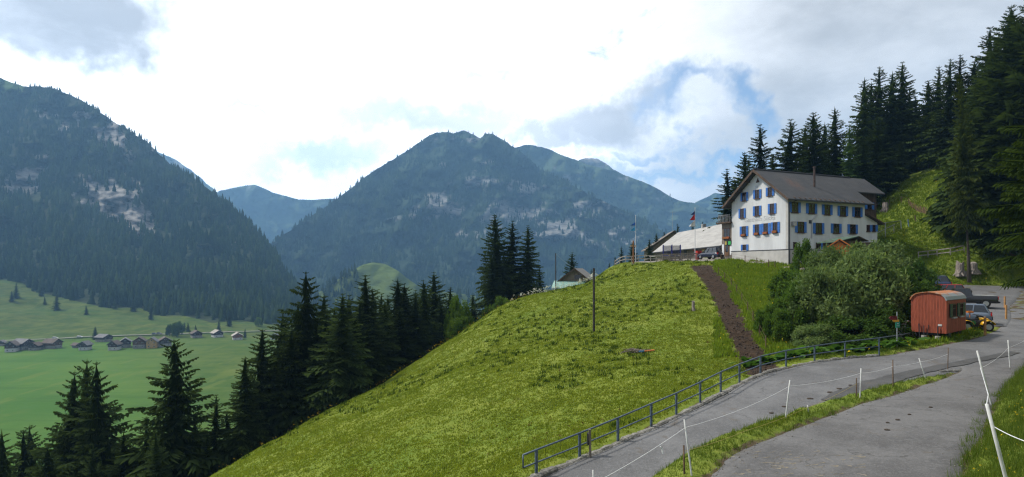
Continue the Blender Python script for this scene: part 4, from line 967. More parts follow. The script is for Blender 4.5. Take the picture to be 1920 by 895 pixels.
# ---- shed with green tarpaulin below the crest
SB = at(1078, 503, 101); sr = R(-14)
SD = empty('tarpaulin_shed', (SB.x, SB.y, -4.2), sr, 'weathered wooden shed with a pale green tarpaulin awning', 'shed')
hw_ = 2.9; ez, rz_ = 1.35+.6, 4.35
MB().prism([(-hw_, -1), (hw_, -1), (hw_, ez), (0, rz_-.15), (-hw_, ez)], lambda u, v, w: (u, w, v), 0, 9.5).build('wall', WOODG, SD)
for s_ in (-1, 1):
    MB().prism([(s_*(hw_+.8), ez-.45), (0.001*s_, rz_), (0.001*s_, rz_-.13), (s_*(hw_+.8), ez-.58)], lambda u, v, w: (u, w, v), -.7, 10).build('roof', roof_mat('grey_shingles', (.16, .145, .135), (.2, .18, .165), .5) if s_ < 0 else bpy.data.materials['grey_shingles'], SD)
    MB().bar((s_*(hw_+.85), -.72, ez-.55), (0, -.72, rz_-.08), .06, .22).build('verge_board', WOODD, SD)
for i in range(12):
    x_ = -2.6+i*.475; MB().box((x_, -.02, (ez+.4)/2), (.07, .04, ez+.4)).build('batten', WOODD, SD)
MB().box((.45, -.02, 2.9), (1.0, .05, .75)).build('loft_opening', GLASS, SD)
tp = []
for i in range(9):
    for j in range(7):
        u, v = i/8, j/6; x_ = -hw_-.5+u*5.2; y_ = -.3-v*2.6; z_ = 2.3-v*1.0-.55*abs(u-.35)**1.2*v+.18*math.sin(u*6+v*3)*v+(-.9*max(0, u-.75)*v*3); tp.append((x_, y_, z_))
tm = np_mesh('tarpaulin', np.array(tp), grid_faces(9, 7), M('green_tarpaulin', (.20, .33, .29), .6, .15, 2, .3), True)
to_ = link('tarpaulin', tm, SD); sm_ = to_.modifiers.new('thickness', 'SOLIDIFY'); sm_.thickness = .02
for x_ in (-3.2, .2, 1.6): MB().bar((x_, -2.6, -1), (x_, -2.6, 1.1), .1).build('awning_post', WOODD, SD)
# wall of pale panels beside it
PW = empty('panel_wall', on(1020, 97), 0, 'low pale green panel wall below the tarpaulin shed', 'wall')
p0 = at(1020, 546, 96); p1 = at(1068, 546, 96)
PWM = M('pale_panel', (.30, .33, .24), .8, .12, 2)
for i in range(4):
    a = p0.lerp(p1, i/4)-PW.location; c = p0.lerp(p1, (i+1)/4)-PW.location
    MB().box(((a.x+c.x)/2, 0, .3), ((c.x-a.x)-.06, .08, 1.7)).build('panel', PWM, PW); MB().box((a.x, -.04, .3), (.1, .12, 1.9)).build('post', WOODD, PW)

# ---- playhouse and garden hut before the long front
gx_, gz_ = fro(1572, 460, -6.0)
def front_world(px, Y): return Vector(((px-CX)/F*Y, Y, 0))
GHU = empty('garden_hut', front_world(1576, 74.0)+Vector((0, 0, 1.2)), R(16), 'brown garden hut with mossy green roof before the guest house', 'hut')
MB().box((0, 0, .6), (3.2, 2.2, 3.2)).build('wall', WOODD, GHU)
gr = M('green_felt_roof', (.065, .105, .075), .9, .2, 2, .3)
MB().prism([(-2.1, 2.05), (1.1, 2.75), (1.1, 2.65), (-2.1, 1.95)], lambda u, v, w: (u, w, v), -1.6, 1.5).build('roof', gr, GHU)
MB().prism([(1.1, 2.75), (2.6, 2.2), (2.6, 2.1), (1.1, 2.65)], lambda u, v, w: (u, w, v), -1.6, 1.5).build('roof', WOODD, GHU)
PH = empty('playhouse', front_world(1574, 69.0)+Vector((0, 0, .4)), R(-26), 'small orange and blue childrens playhouse behind the willow bushes', 'playhouse')
ORM = M('orange_plastic', (.55, .16, .02), .5, .15, 4); PBL = M('purple_blue_plastic', (.022, .024, .16), .5, .15, 4)
MB().prism([(-.95, -.5), (.95, -.5), (.95, 2.1), (0, 2.75), (-.95, 2.1)], lambda u, v, w: (u, w, v), 0, 1.6).build('wall', ORM, PH)
for s_ in (-1, 1):
    rf = MB().prism([(s_*1.3, 2.05), (0, 3.0), (0, 2.86), (s_*1.3, 1.9)], lambda u, v, w: (u, w, v), -.3, 1.9).build('roof', PBL, PH)
    MB().bar((s_*1.32, -.34, 2.02), (0, -.34, 2.97), .06, .12).build('edge_trim', ORM, rf)
BX2 = empty('rabbit_hutch', front_world(1624, 78.5)+Vector((0, 0, 1.8)), R(20), 'little pale hutch with flat lid by the annex', 'hutch')
MB().box((0, 0, .7), (1.0, .8, 1.6)).build('body', WOODG, BX2); MB().box((0, 0, 1.56), (1.4, 1.1, .12)).build('lid', WOODD, BX2); MB().box((-.1, -.43, .9), (.4, .06, .6)).build('door', GLASS, BX2)

# ---- village across the valley
V_WOOD = [M('village_dark_wood', (.050, .034, .026), .9, .3, .8), M('village_brown_wood', (.10, .055, .034), .9, .3, .8), M('village_ochre', (.36, .23, .09), .9, .15, .8), M('village_red_wood', (.17, .07, .045), .9, .2, .8)]
V_WHITE = M('village_white', (.42, .42, .41), .9, .1, .5); V_STONE = M('village_stone', (.22, .21, .19), .9, .2, .5)
V_ROOF = [M('village_grey_roof', (.115, .112, .118), .8, .15, .5), M('village_brown_roof', (.082, .060, .048), .85, .2, .5), M('village_pale_roof', (.30, .27, .24), .8, .15, .5)]
def chalet(cx_, base_py, wpx, hpx, rz, wood, baseM, roofM, label, depth=1.15, lowfrac=.32, wins=((-.25, 0), (.25, 0), (-.25, 1), (.25, 1), (0, 2))):
    p = vpos(cx_, base_py); k = p.y/F; w = wpx*k*.78; h = hpx*k*1.05; d = w*depth
    o = empty('chalet', p, rz, label, 'house', 'houses of the village across the valley')
    lo = h*lowfrac; ev = h*.66
    MB().box((0, 0, lo/2-1.0), (w*.98, d*.98, lo+2.0)).build('base', baseM, o)
    MB().prism([(-w/2, lo), (w/2, lo), (w/2, ev), (0, h-.35), (-w/2, ev)], lambda u, v, q: (u, q, v), -d/2, d/2).build('wall', wood, o)
    sl2 = (h-ev)/(w/2)
    for s_ in (-1, 1):
        e = w/2+.9
        MB().prism([(s_*e, h-e*sl2), (0.0, h), (0.0, h-.28), (s_*e, h-e*sl2-.28)], lambda u, v, q: (u, q, v), -d/2-.9, d/2+.9).build('roof', roofM, o)
    for (u, r_) in wins:
        if r_ == 2: z = ev+(h-ev)*.25
        elif r_ == 1: z = lo+(ev-lo)*.5
        else: z = lo*.5
        if r_ == 0 and lo < 1.5: continue
        wn = MB().box((u*w, -d/2-.04, z), (w*.13, .1, h*.10)).build('window', V_WHITE, o); MB().box((u*w, -d/2-.1, z), (w*.10, .04, h*.08)).build('pane', GLASS, wn)
    for u in (-.25, .25):
        wn = MB().box((w/2+.04, u*d, lo+(ev-lo)*.5), (.1, w*.12, h*.10)).build('window', V_WHITE, o); MB().box((w/2+.1, u*d, lo+(ev-lo)*.5), (.04, w*.09, h*.08)).build('pane', GLASS, wn)
    return o
K0, K1, K2, K3 = V_WOOD; R0, R1, R2 = V_ROOF
for a in [(23,659,22,19,R(20),K0,V_WHITE,R1,'dark chalet with pale base, leftmost of the left village group'),(43,655,30,19,R(75),K0,V_STONE,R0,'broad dark chalet with bluish grey roof in the left village group'),
          (67,656,20,14,R(10),K0,V_STONE,R1,'low dark chalet at the right end of the left village group'),(98,653,26,17,R(80),K1,V_STONE,R1,'lone brown barn right of the left village group'),
          (160,656,19,16,R(5),K0,V_WHITE,R0,'lone dark chalet with white ground floor on the meadow'),(143,652,12,9,R(70),K0,V_STONE,R1,'small dark shed left of the lone white-based chalet'),
          (195,640,24,13,R(70),K0,V_STONE,R0,'dark chalet with pale grey roof beside the lone spruce at the road'),(215,656,20,17,R(8),K0,V_WHITE,R1,'dark chalet with bright white lower front in the main group'),
          (235,651,23,17,R(30),K0,V_STONE,R0,'dark chalet behind the white-fronted one in the main group'),(262,652,26,20,R(25),K1,V_STONE,R1,'brown chalet with rows of windows in the main group'),
          (286,652,22,19,R(20),K2,K2,R0,'ochre yellow chalet in the main group'),(309,649,26,17,R(35),K0,V_STONE,R1,'dark chalet right of the ochre yellow one'),
          (368,633,21,13,R(40),K0,V_STONE,R1,'dark chalet just right of the tall foreground spruce top'),(407,632,20,13,R(45),K0,V_WHITE,R2,'dark chalet with pale roof, middle of the right trio'),
          (445,637,21,13,R(30),K3,V_WHITE,R2,'reddish chalet with pale roof, right of the right trio'),(515,637,14,11,R(0),K0,V_WHITE,R0,'small pale chalet half hidden by the dark spruces'),
          (3,648,14,10,R(20),K0,V_STONE,R0,'dark chalet cut by the left edge of the picture')]:
    chalet(*a)
# lane through the village
lane = [(-60,643),(0,640.5),(60,638.5),(115,636),(150,633.8),(180,632.2),(250,630),(300,628.5),(330,627.8),(360,626.5),(395,625),(440,623.5),(480,622.5),(540,621)]
lp = [vpos(a, b_) for a, b_ in lane]; prs = []
for i, p in enumerate(lp):
    t_ = lp[min(i+1, len(lp)-1)]-lp[max(0, i-1)]; n_ = Vector((-t_.y, t_.x, 0)).normalized()*2.6; prs.append((tuple(p+n_), tuple(p-n_)))
LV = ribbon(prs, 160, 3, 0, .0, 0, 33)
for q in LV.reshape(-1, 3):
    pass
LV[..., 2] += .9
tag(link('village_lane', np_mesh('village_lane', LV.reshape(-1, 3), grid_faces(160, 4), M('pale_lane_gravel', (.19, .18, .16), .95, .15, .2), True)), kind='structure')

# ================================================================== ROADSIDE: railing, kerb, posts
RAILM = M('blue_grey_rail_paint', (.085, .115, .155), .5, .2, 6, .1, metal=.2)
rp = [1005.6,1086.8,1158.6,1221,1268,1312.8,1351.3,1386.6,1426,1473.8,1527.4,1584.4,1648.4]
rY = [22.3,23.6,24.8,26,27.2,28.5,30,31.6,33,34.6,35.8,36.5,36.6]
rb = [893,860.9,830.4,803.3,781,758.8,738.6,719.8,702.7,690.7,680,672.5,667]
rt = [843.8,812.4,783.9,757.4,737.5,717,697.9,683,668.5,657.7,648.8,641,634]
RP0 = [at(a, b_, y) for a, b_, y in zip(rp, rb, rY)]; RP1 = [at(a, b_, y) for a, b_, y in zip(rp, rt, rY)]
o0 = RP0[0].copy()
RL_ = empty('railing', o0, 0, 'blue-grey steel railing along the outer edge of the road', 'railing')
for p, q in zip(RP0, RP1):
    MB().box((p+q)/2-o0-Vector((0, 0, .08)), (.11, .06, (q-p).length+.14), Matrix.Rotation(R(35), 3, 'Z')).build('post', RAILM, RL_, bevel=.008)
top = [q-o0 for q in RP1]; midr = [p.lerp(q, .52)-o0 for p, q in zip(RP0, RP1)]
e1 = top[0]+(top[0]-top[1]).normalized()*.62; e2 = midr[0]+(midr[0]-midr[1]).normalized()*.62
ext = [at(1665, 631.5, 38.2)-o0, at(1690, 628, 40.5)-o0, at(1712, 624, 42.5)-o0]
MB().tube([e1]+top+ext, .036, 7).build('top_rail', RAILM, RL_, True); MB().tube([e2]+midr, .030, 7).build('middle_rail', RAILM, RL_, True); MB().tube([e1, e2], .030, 7).build('end_bar', RAILM, RL_, True)
# rough stone kerb
KB = empty('kerb', o0, 0); tag(KB, kind='structure')
STONE = M('rough_kerb_stone', (.21, .20, .18), .95, .35, 6, .8, rnd=.2)
smeshes = []
for sd in range(5):
    rr = random.Random(sd); m = MB(); ring = []
    for x_ in (-.5, -.38, .0, .38, .5):
        s_ = .72 if abs(x_) == .5 else 1.0
        ring.append([(x_+rr.uniform(-.03, .03), y_*s_*rr.uniform(.85, 1.1), z_*s_*rr.uniform(.85, 1.15)) for y_, z_ in ((-.5, -.6), (-.5, .25), (-.28, .5), (.25, .52), (.5, .2), (.5, -.6))])
    m.loft(ring); smeshes.append(m.mesh('stone', STONE))
kp = resample([tuple(p) for p in [RP0[0]+(RP0[0]-RP0[1])*1.5]+RP0], 400); acc = 0; rr = random.Random(4); i = 0
while i < 395:
    L = rr.uniform(.38, .72); j = i; d = 0
    while j < 399 and d < L: d += np.linalg.norm(kp[j+1]-kp[j]); j += 1
    a, c = Vector(kp[i]), Vector(kp[j]); t_ = c-a
    n_ = Vector((t_.y, -t_.x, 0)).normalized()
    o = link('stone', smeshes[rr.randrange(5)], KB, (a+c)/2-o0+n_*.05+Vector((0, 0, -.02+rr.uniform(-.02, .02))), (0, -math.atan2(t_.z, math.hypot(t_.x, t_.y)), math.atan2(t_.y, t_.x)+rr.uniform(-.06, .06)), (d*1.0, rr.uniform(.26, .36), rr.uniform(.20, .28)))
    i = j
# kerb stones along the tip of the grass wedge
KW = empty('kerb', onroad(1640, 731), 0); tag(KW, kind='structure')
for i in range(9):
    a = onroad(1600+i*14.5, 745-i*3.6) if i < 6 else onroad(1770+(i-6)*13, 697.5-(i-6)*.5); link('stone', smeshes[i % 5], KW, a-KW.location+Vector((0, 0, .0)), (0, 0, R(32 if i < 6 else 10)), (.55, .14, .16))
# dark wooden post at the railing
p = at(1106.5, 853, 23.7); WP = empty('wooden_post', p, 0, 'weathered wooden post with a dark box tied to the railing', 'post')
MB().bar((0, -.12, -.3), (-.03, -.12, 1.02), .10, .08).build('post', WOODG, WP); MB().box((-.07, -.02, .62), (.10, .16, .45)).build('box', DARKM, WP)

# ---- electric fence with plastic and wooden stakes
WHITE = M('white_plastic_stake', (.52, .52, .50), .6, .12, 6); STAKE = M('brown_stake', (.12, .075, .045), .9, .3, 5, .3); TAPE = M('white_fence_tape', (.66, .66, .66), .6, .1, 20)
def stake(px0, py0, px1, py1, parent, org, mat, w=.05, base=None):
    g0 = base if base is not None else ground(px1, py1, 6); t_ = at(px0, py0, g0.y)
    MB().tube([g0-org+(g0-t_)*.15, g0-org, g0.lerp(t_, .5)-org, t_-org], [w*.32, w*.4, w*.4, w*.34], 6).build('stake', mat, parent, True)
    return t_
f0 = ground(1475, 787); EF = empty('electric_fence', f0, 0, 'electric tape fence on white and brown stakes along the grass wedge', 'fence')
tA = stake(1283, 787, 1297, 893, EF, f0, WHITE, .055); stake(1282, 835, 1283, 890, EF, f0, STAKE, .06)
tB = stake(1481, 713, 1473, 786, EF, f0, WHITE, .06); stake(1606, 709, 1606, 745, EF, f0, STAKE, .055); tC = stake(1614.5, 691, 1612.5, 747, EF, f0, WHITE, .055)
tD = stake(1674, 675, 1674.5, 726, EF, f0, STAKE, .06); tE = stake(1723, 672, 1736, 711, EF, f0, WHITE, .06); tF = stake(1778, 652, 1777, 694, EF, f0, STAKE, .05); stake(1514, 760, 1516, 774, EF, f0, WHITE, .05)
def sag(a, c, k, n=10): return [a.lerp(c, i/n)-Vector((0, 0, k*4*(i/n)*(1-i/n))) for i in range(n+1)]
aA = at(1285, 802, tA.y); aB = at(1480.5, 724, tB.y); aC = at(1614, 700, tC.y); aD = at(1674, 687, tD.y); aE = at(1725, 679, tE.y); aF = at(1778, 664, tF.y)
aL = at(1120, 903, 15.0)
for (a, c, k) in ((aL, aA, .05), (aA, aB, .12), (aB, aC, .08), (aC, aD, .06), (aD, aE, .04), (aE, aF, .05)):
    MB().tube([q-f0 for q in sag(a, c, k)], .0055, 5).build('tape', TAPE, EF)
q = at(1238, 838, 15.3); MB().tube([q-f0, q-f0+Vector((.05, 0, -.06)), q-f0+Vector((.06, 0, -.17))], .016, 5).build('tape_end', TAPE, EF)
YR = M('yellow_rope', (.42, .32, .10), .8, .1, 10)
ry = [at(1283, 846, ground(1283, 890, 6).y), at(1398, 808, ground(1400, 840, 6).y), at(1515, 764, ground(1516, 774).y), at(1606, 720, ground(1606, 745).y)]
for a, c in zip(ry, ry[1:]): MB().tube([q-f0 for q in sag(a, c, .04)], .006, 4).build('rope', YR, EF)
stake(1112, 882, 1114, 905, EF, f0, WHITE, .06, at(1114, 905, 14.0)-Vector((0, 0, .3)))
g1 = ground(1858, 754, 8); EG = empty('electric_fence', g1, 0, 'electric tape fence on tall white stakes on the right bank', 'fence')
tG = stake(1832, 658, 1859, 760, EG, g1, WHITE, .085); tH = stake(1890, 638, 1894, 692, EG, g1, WHITE, .07)
nb_ = at(1893, 925, 8.6); tI = stake(1850, 758, 1893, 925, EG, g1, WHITE, .06, nb_)
for (a, c, k) in ((at(1840, 690, tG.y), at(1891, 652, tH.y), .1), (at(1891, 652, tH.y), at(1935, 628, tH.y+8), .1), (at(1860, 798, 8.7), at(1935, 832, 7.2), .02)):
    MB().tube([q-g1 for q in sag(a, c, k)], .0055, 5).build('tape', TAPE, EG)
MB().tube([at(1850, 758, 8.7)-g1, at(1853, 740, 10.0)-g1, at(1838, 690, tG.y)-g1], .006, 5).build('tape', TAPE, EG)

# cow pats on the asphalt
for i, (px, py, r_) in enumerate([(1519,747.7,.17),(1557,736,.2),(1573.5,729,.16),(1595,722.6,.13),(1470,763,.13),(1446.6,775,.13),(1683,788,.1),(1664,793.5,.09),(1663.5,807,.12),(1745,764.5,.09),(1705,778,.08)]):
    p = onroad(px, py); r_ *= .72; rr = random.Random(i); m = MB(); n = 10
    R1_ = [(math.cos(6.283*k/n)*r_*rr.uniform(.8, 1.25), math.sin(6.283*k/n)*r_*rr.uniform(.7, 1.1), 0) for k in range(n)]
    m.loft([[(x_, y_, -.02) for x_, y_, z_ in R1_], [(x_*.97, y_*.97, .026) for x_, y_, z_ in R1_], [(x_*.5, y_*.5, .038) for x_, y_, z_ in R1_]])
    tag(m.build('cow_pat', M('dried_dung', (.050, .036, .026), .95, .3, 20, .5), loc=p, smooth=True), 'flat dark dried cow pat on the %s, %s from the left' % (('lower road', ORD[[3, 4, 5, 6, 2, 1][i] - 1 if i < 6 else 0]) if i < 6 else ('nearer side road', ORD[[3, 2, 1, 5, 4][i-6]-1])), 'cow pat', 'dried cow pats on the road')

# ---- red site trailer
TA = R(40); tc_ = Vector((28.75, 40.6, 0)); du = Vector((math.cos(TA), math.sin(TA), 0)); ev_ = Vector((-math.sin(TA), math.cos(TA), 0))
TZ = float(H(tc_.x, tc_.y)); tw, tl = 2.05, 4.35
TR = empty('site_trailer', (tc_.x, tc_.y, TZ), TA, 'rust-red boarded site trailer with arched tin roof', 'trailer')
REDW = M('rust_red_boards', (.30, .070, .035), .75, .22, 3, .2, stretch=(6, 6, .5), rnd=.10); zb = -4.28-TZ; zs = 2.18+zb; zt_ = 2.72+zb
arc = [(0, zs), (.10, zs+.22), (.30, zs+.40), (.65, zt_-.05), (tw/2, zt_), (tw-.65, zt_-.05), (tw-.30, zs+.40), (tw-.10, zs+.22), (tw, zs)]
MB().prism([(0, zb)]+arc+[(tw, zb)], lambda u, v, w: (w, u, v), .03, tl-.03).build('body', REDW, TR)
def archz(y): return np.interp(y, [a[0] for a in arc], [a[1] for a in arc])
for i in range(24):                                 # vertical boards of the end wall
    y_ = tw*(i+.5)/24; MB().box((.012, y_, (zb+archz(y_))/2-.01), (.03, tw/24-.012, archz(y_)-zb-.03)).build('board', REDW, TR)
for i in range(40):
    x_ = tl*(i+.5)/40; MB().box((x_, .0-.012, (zb+zs)/2-.01), (tl/40-.012, .028, zs-zb-.06)).build('board', REDW, TR)
def rust_roof():
    m = bpy.data.materials.new('rusty_tin'); m.use_nodes = True; g = NT(m.node_tree); b_ = m.node_tree.nodes['Principled BSDF']
    P = g.n('ShaderNodeTexCoord').outputs['Object']; n = g.noise(g.vmath('MULTIPLY', P, (5, 1.0, 1.0)), 1.1, 5, .6)
    sp_ = g.n('ShaderNodeSeparateXYZ'); g.put(sp_.inputs[0], P)
    f = g.ss(g.math('ADD', n, g.math('MULTIPLY', sp_.outputs['Y'], .35)), .55, .66)
    c = g.mix(f, (.22, .25, .26, 1), (.34, .12, .035, 1)); c = g.mix(g.ss(g.noise(P, 5, 4, .6), .55, .75), c, (.40, .38, .34, 1))
    g.put(b_.inputs['Base Color'], c); b_.inputs['Roughness'].default_value = .6; return m
rin = [(y_-0, z_) for y_, z_ in arc]; rout = [((y_-tw/2)*1.06+tw/2, z_+.05) for y_, z_ in arc]
MB().prism(rout+rin[::-1], lambda u, v, w: (w, u, v), -.08, tl+.08).build('roof', rust_roof(), TR)
GRN = M('dark_green_shutter', (.018, .045, .026), .6, .2, 4)
FT = lambda h, z, o: (h, -.026-o, z)
for x_ in (1.35, 3.0):
    window(TR, FT, x_-.28, x_+.42, zb+1.05, zb+1.95, shut=(1, 1 if x_ > 2 else 0), sw=.55, smat=GRN)
MB().box((-.02, .35, zb+.55), (.03, .22, .12)).build('number_plate', WHITE, TR)
MB().box((tl/2, tw/2, zb-.08), (tl-.3, .9, .14)).build('chassis', DARKM, TR)
for x_ in (1.0, 3.3):
    for y_ in (.15, tw-.15):
        wz = max(.28, (zb-.1)); w_ = MB().tube([(x_, y_-.1, .30), (x_, y_+.1, .30)], .33, 14).build('wheel', DARKM, TR)
for y_ in (.45, 1.25):
    MB().tube([(-.12, y_, -.05), (-.12, y_, .28)], .16, 10).build('bucket', CONC, TR)
    MB().bar((-.12, y_, .2), (-.12, y_, .95), .05).build('prop', DARKM, TR)
MB().bar((-.1, 1.5, .05), (-.1, 1.55, 1.05), .05).bar((-.1, 1.05, .0), (-.06, 1.0, 1.0), .04).build('drawbar', DARKM, TR)
# calf hutch left of the trailer
p = on(1704, 43.5); CH = empty('calf_hutch', p, R(35), 'white plastic arched hutch half hidden behind the red trailer', 'hutch')
n = 10; ro = [(.75*math.cos(math.pi*k/n), 1.35*math.sin(math.pi*k/n)**.7) for k in range(n+1)]; ri = [(x_*.93, z_*.95) for x_, z_ in ro]
MB().prism(ro+ri[::-1], lambda u, v, w: (u, w, v), 0, 1.8).build('shell', WHITE, CH); MB().prism(ri, lambda u, v, w: (u, w, v), 1.7, 1.75).build('back', WHITE, CH)
# trail sign
p = ground(1682, 653); SG = empty('trail_sign', p, 0, 'hiking trail signpost with red, yellow and green plates', 'sign'); k_ = p.y/F
MB().tube([(0, 0, -.2), (0, 0, 68*k_)], .035, 8).build('pole', METAL, SG)
def plate(px, py, w, h, mat, point=0, nm='plate'):
    x_ = (px-1682)*k_; z_ = (653-py)*k_; w *= k_; h *= k_; y_ = -.06
    poly = [(x_-w/2, z_-h/2), (x_+w/2, z_-h/2), (x_+w/2+(h*.5 if point > 0 else 0), z_), (x_+w/2, z_+h/2), (x_-w/2, z_+h/2), (x_-w/2-(h*.5 if point < 0 else 0), z_)]
    return MB().prism(poly, lambda u, v, w_: (u, w_, v), y_-.012, y_+.012).build(nm, mat, SG)
plate(1675, 596.5, 12, 7, M('maroon_plate', (.16, .02, .025), .5, .1, 5), -1); plate(1679.5, 601.8, 10, 4.5, M('yellow_plate', (.62, .30, .03), .5, .1, 5), -1)
gp = plate(1682, 609, 8, 11, M('green_plate', (.03, .26, .17), .5, .1, 5))
MB().box((0, -.085, (653-607)*k_), (.10, .02, .05)).box((0, -.085, (653-611)*k_), (.16, .02, .025)).build('pictogram', WHITE, gp)
mp_ = plate(1675, 594.8, 7, 1.2, WHITE, 0, 'lettering_line')
# wooden marker posts by the car park
NEWW = M('new_wood_stake', (.38, .20, .075), .8, .15, 5)
for i, (px, t_, b_) in enumerate([(1847, 594, 625), (1886.5, 572, 599), (1884, 556, 574)]):
    Y = [43.0, 52.0, 60.0][i]; p = on(px, Y); MBo = MB().bar((0, 0, -.3), (0, 0, (b_-t_)*Y/F), .13, .10).build('marker_post', NEWW, loc=at(px, b_, Y)); tag(MBo, ['yellow-brown wooden marker post before the yellow buggy', 'yellow-brown wooden marker post at the road bend, nearer of two', 'yellow-brown wooden marker post at the road bend, farther of two'][i], 'post', 'wooden marker posts')

# ---- vehicles
TYRE = M('tyre_rubber', (.012, .012, .012), .85, .2, 8); RIM = M('silver_rim', (.42, .43, .44), .35, .1, 6, metal=.7); CGL = M('car_glass', (.010, .013, .017), .06, .1, 1, spec=.7); TAIL = M('tail_light', (.40, .012, .010), .25, .1, 4); BPL = M('black_trim', (.014, .014, .015), .55, .1, 4)
def paint(name, c): return M(name, c, .25, .04, 1, spec=.6)
def wheel(parent, x, y, r_, w=.22):
    o = MB().tube([(x, y-w/2, r_), (x, y+w/2, r_)], r_, 18).build('wheel', TYRE, parent)
    s_ = -1 if y < 0 else 1
    MB().tube([(x, y+s_*w*.42, r_), (x, y+s_*w*.56, r_)], r_*.62, 12).build('rim', RIM, o)
def car(name, loc, rz, label, body, L=4.5, Wd=1.8, Hh=1.6, belt=.95, hood=.25, boot=.04, clear=.25, roofm=None, rack=False, wr=.33, cat='car'):
    """local x forward; lofted shell, glasshouse, roof, wheels"""
    o = empty(name, loc, rz, label, cat); hw = Wd/2
    xs = [-.5, -.485, -.40, -.25, 0, .22, .32, .44, .49, .5]
    zt = [belt*.80, belt*.95, belt, belt, belt, belt*.98, belt*.93, belt*.82, belt*.70, belt*.58]
    ws = [.86, .94, .99, 1, 1, 1, .99, .94, .86, .80]
    rings = []
    for x_, z_, w_ in zip(xs, zt, ws):
        q = hw*w_; rings.append([(x_*L, -q*.92, clear), (x_*L, -q, clear+.12), (x_*L, -q, z_*.72), (x_*L, -q*.95, z_-.03), (x_*L, -q*.85, z_), (x_*L, q*.85, z_), (x_*L, q*.95, z_-.03), (x_*L, q, z_*.72), (x_*L, q, clear+.12), (x_*L, q*.92, clear)])
    MB().loft(rings).build('body', body, o, True)
    b0, b1, r0, r1 = -.5+boot, .5-hood, -.5+boot+.07, .5-hood-.17
    def ring(x_, z_, w_): return [(x_*L, -hw*w_, z_), (x_*L, hw*w_, z_)]
    lo = [(b0*L, -hw*.90, belt-.02), (b0*L, hw*.90, belt-.02), (b1*L, hw*.88, belt-.04), (b1*L, -hw*.88, belt-.04)]
    hi = [(r0*L, -hw*.74, Hh-.05), (r0*L, hw*.74, Hh-.05), (r1*L, hw*.72, Hh-.06), (r1*L, -hw*.72, Hh-.06)]
    MB().loft([lo, hi]).build('windows', CGL, o)
    m = MB(); m.loft([[(x_*1.01-(.0), y_*1.02, z_) for x_, y_, z_ in hi], [(x_*.97, y_*.92, z_+.06) for x_, y_, z_ in hi]])
    for s_ in (-1, 1):
        for f_ in (0.0, .36, .70, 1.0):
            a = Vector((lo[0][0]+(lo[2][0]-lo[0][0])*f_, s_*hw*.905, belt-.02)); c = Vector((hi[0][0]+(hi[2][0]-hi[0][0])*f_, s_*hw*.75, Hh-.04)); m.bar(a, c, .07 if f_ not in (0.0,) else .14, .03)
    m.build('roof', roofm or body, o)
    if rack:
        for s_ in (-1, 1): MB().tube([(r0*L*.9, s_*hw*.66, Hh+.07), (r1*L*.9, s_*hw*.66, Hh+.07)], .02, 5).build('roof_rail', METAL, o)
    for x_ in (-.31, .31):
        for s_ in (-1, 1): wheel(o, x_*L, s_*(hw-.10), wr)
    for s_ in (-1, 1):
        MB().box((-.487*L, s_*hw*.80, belt*.82), (.10, .24, .26)).build('tail_light', TAIL, o); MB().box((.487*L, s_*hw*.66, belt*.62), (.10, .30, .14)).build('headlight', METAL, o)
    MB().box((-.497*L, 0, clear+.16), (.12, Wd*.86, .20)).build('bumper', BPL, o); MB().box((-.502*L, 0, belt*.70), (.06, .5, .12)).build('number_plate', WHITE, o)
    return o
p = on(1334, 90); car('parked_car', p+Vector((0, 0, .02)), R(112), 'dark navy estate car parked before the guest house porch', paint('navy_paint', (.012, .016, .035)), 4.5, 1.8, 1.6, .92, .27, .03)
p = Vector((51.2, 75.5, 0)); p.z = roadz(p.x, p.y); car('parked_car', p, R(170), 'dark blue estate car with roof rails, farthest in the car park', paint('deep_blue_paint', (.015, .03, .085)), 4.6, 1.8, 1.65, .95, .26, .04, rack=True)
p = Vector((46.9, 66.8, 0)); p.z = roadz(p.x, p.y); car('parked_car', p, R(165), 'red car with dark roof between blue car and pickup', paint('red_paint', (.22, .010, .015)), 4.3, 1.8, 1.6, .95, .26, .06)
p = Vector((36.3, 49.6, 0)); p.z = roadz(p.x, p.y); car('parked_car', p, R(142), 'silver-blue hatchback behind the yellow buggy', paint('silver_blue_paint', (.11, .14, .19)), 4.0, 1.75, 1.5, .9, .25, .05)
# pickup
p = Vector((44.5, 60.5, 0)); p.z = roadz(p.x, p.y); PK = empty('pickup_truck', p, R(154), 'black pickup truck with silver bed cover in the car park', 'pickup'); BLK = paint('black_paint', (.012, .012, .014))
hw = .93; L = 5.2
rg = []
for x_, z_, w_ in ((-2.6, 1.05, .95), (-2.5, 1.12, 1), (-.6, 1.12, 1), (.2, 1.12, 1), (1.3, 1.1, 1), (2.3, 1.0, .96), (2.6, .8, .86)):
    q = hw*w_; rg.append([(x_, -q*.94, .42), (x_, -q, .55), (x_, -q, z_-.06), (x_, -q*.93, z_), (x_, q*.93, z_), (x_, q, z_-.06), (x_, q, .55), (x_, q*.94, .42)])
MB().loft(rg).build('body', BLK, PK, True)
MB().loft([[(-.62, -.84, 1.1), (-.62, .84, 1.1), (1.45, .82, 1.08), (1.45, -.82, 1.08)], [(-.45, -.70, 1.76), (-.45, .70, 1.76), (.72, .68, 1.76), (.72, -.68, 1.76)]]).build('windows', CGL, PK)
MB().loft([[(-.5, -.73, 1.755), (-.5, .73, 1.755), (.78, .70, 1.755), (.78, -.70, 1.755)], [(-.42, -.64, 1.83), (-.42, .64, 1.83), (.66, .62, 1.83), (.66, -.62, 1.83)]]).build('roof', BLK, PK)
MB().box((-1.58, 0, 1.15), (1.85, 1.62, .05)).build('bed_cover', M('silver_cover', (.42, .42, .41), .4, .08, 2, metal=.3), PK)
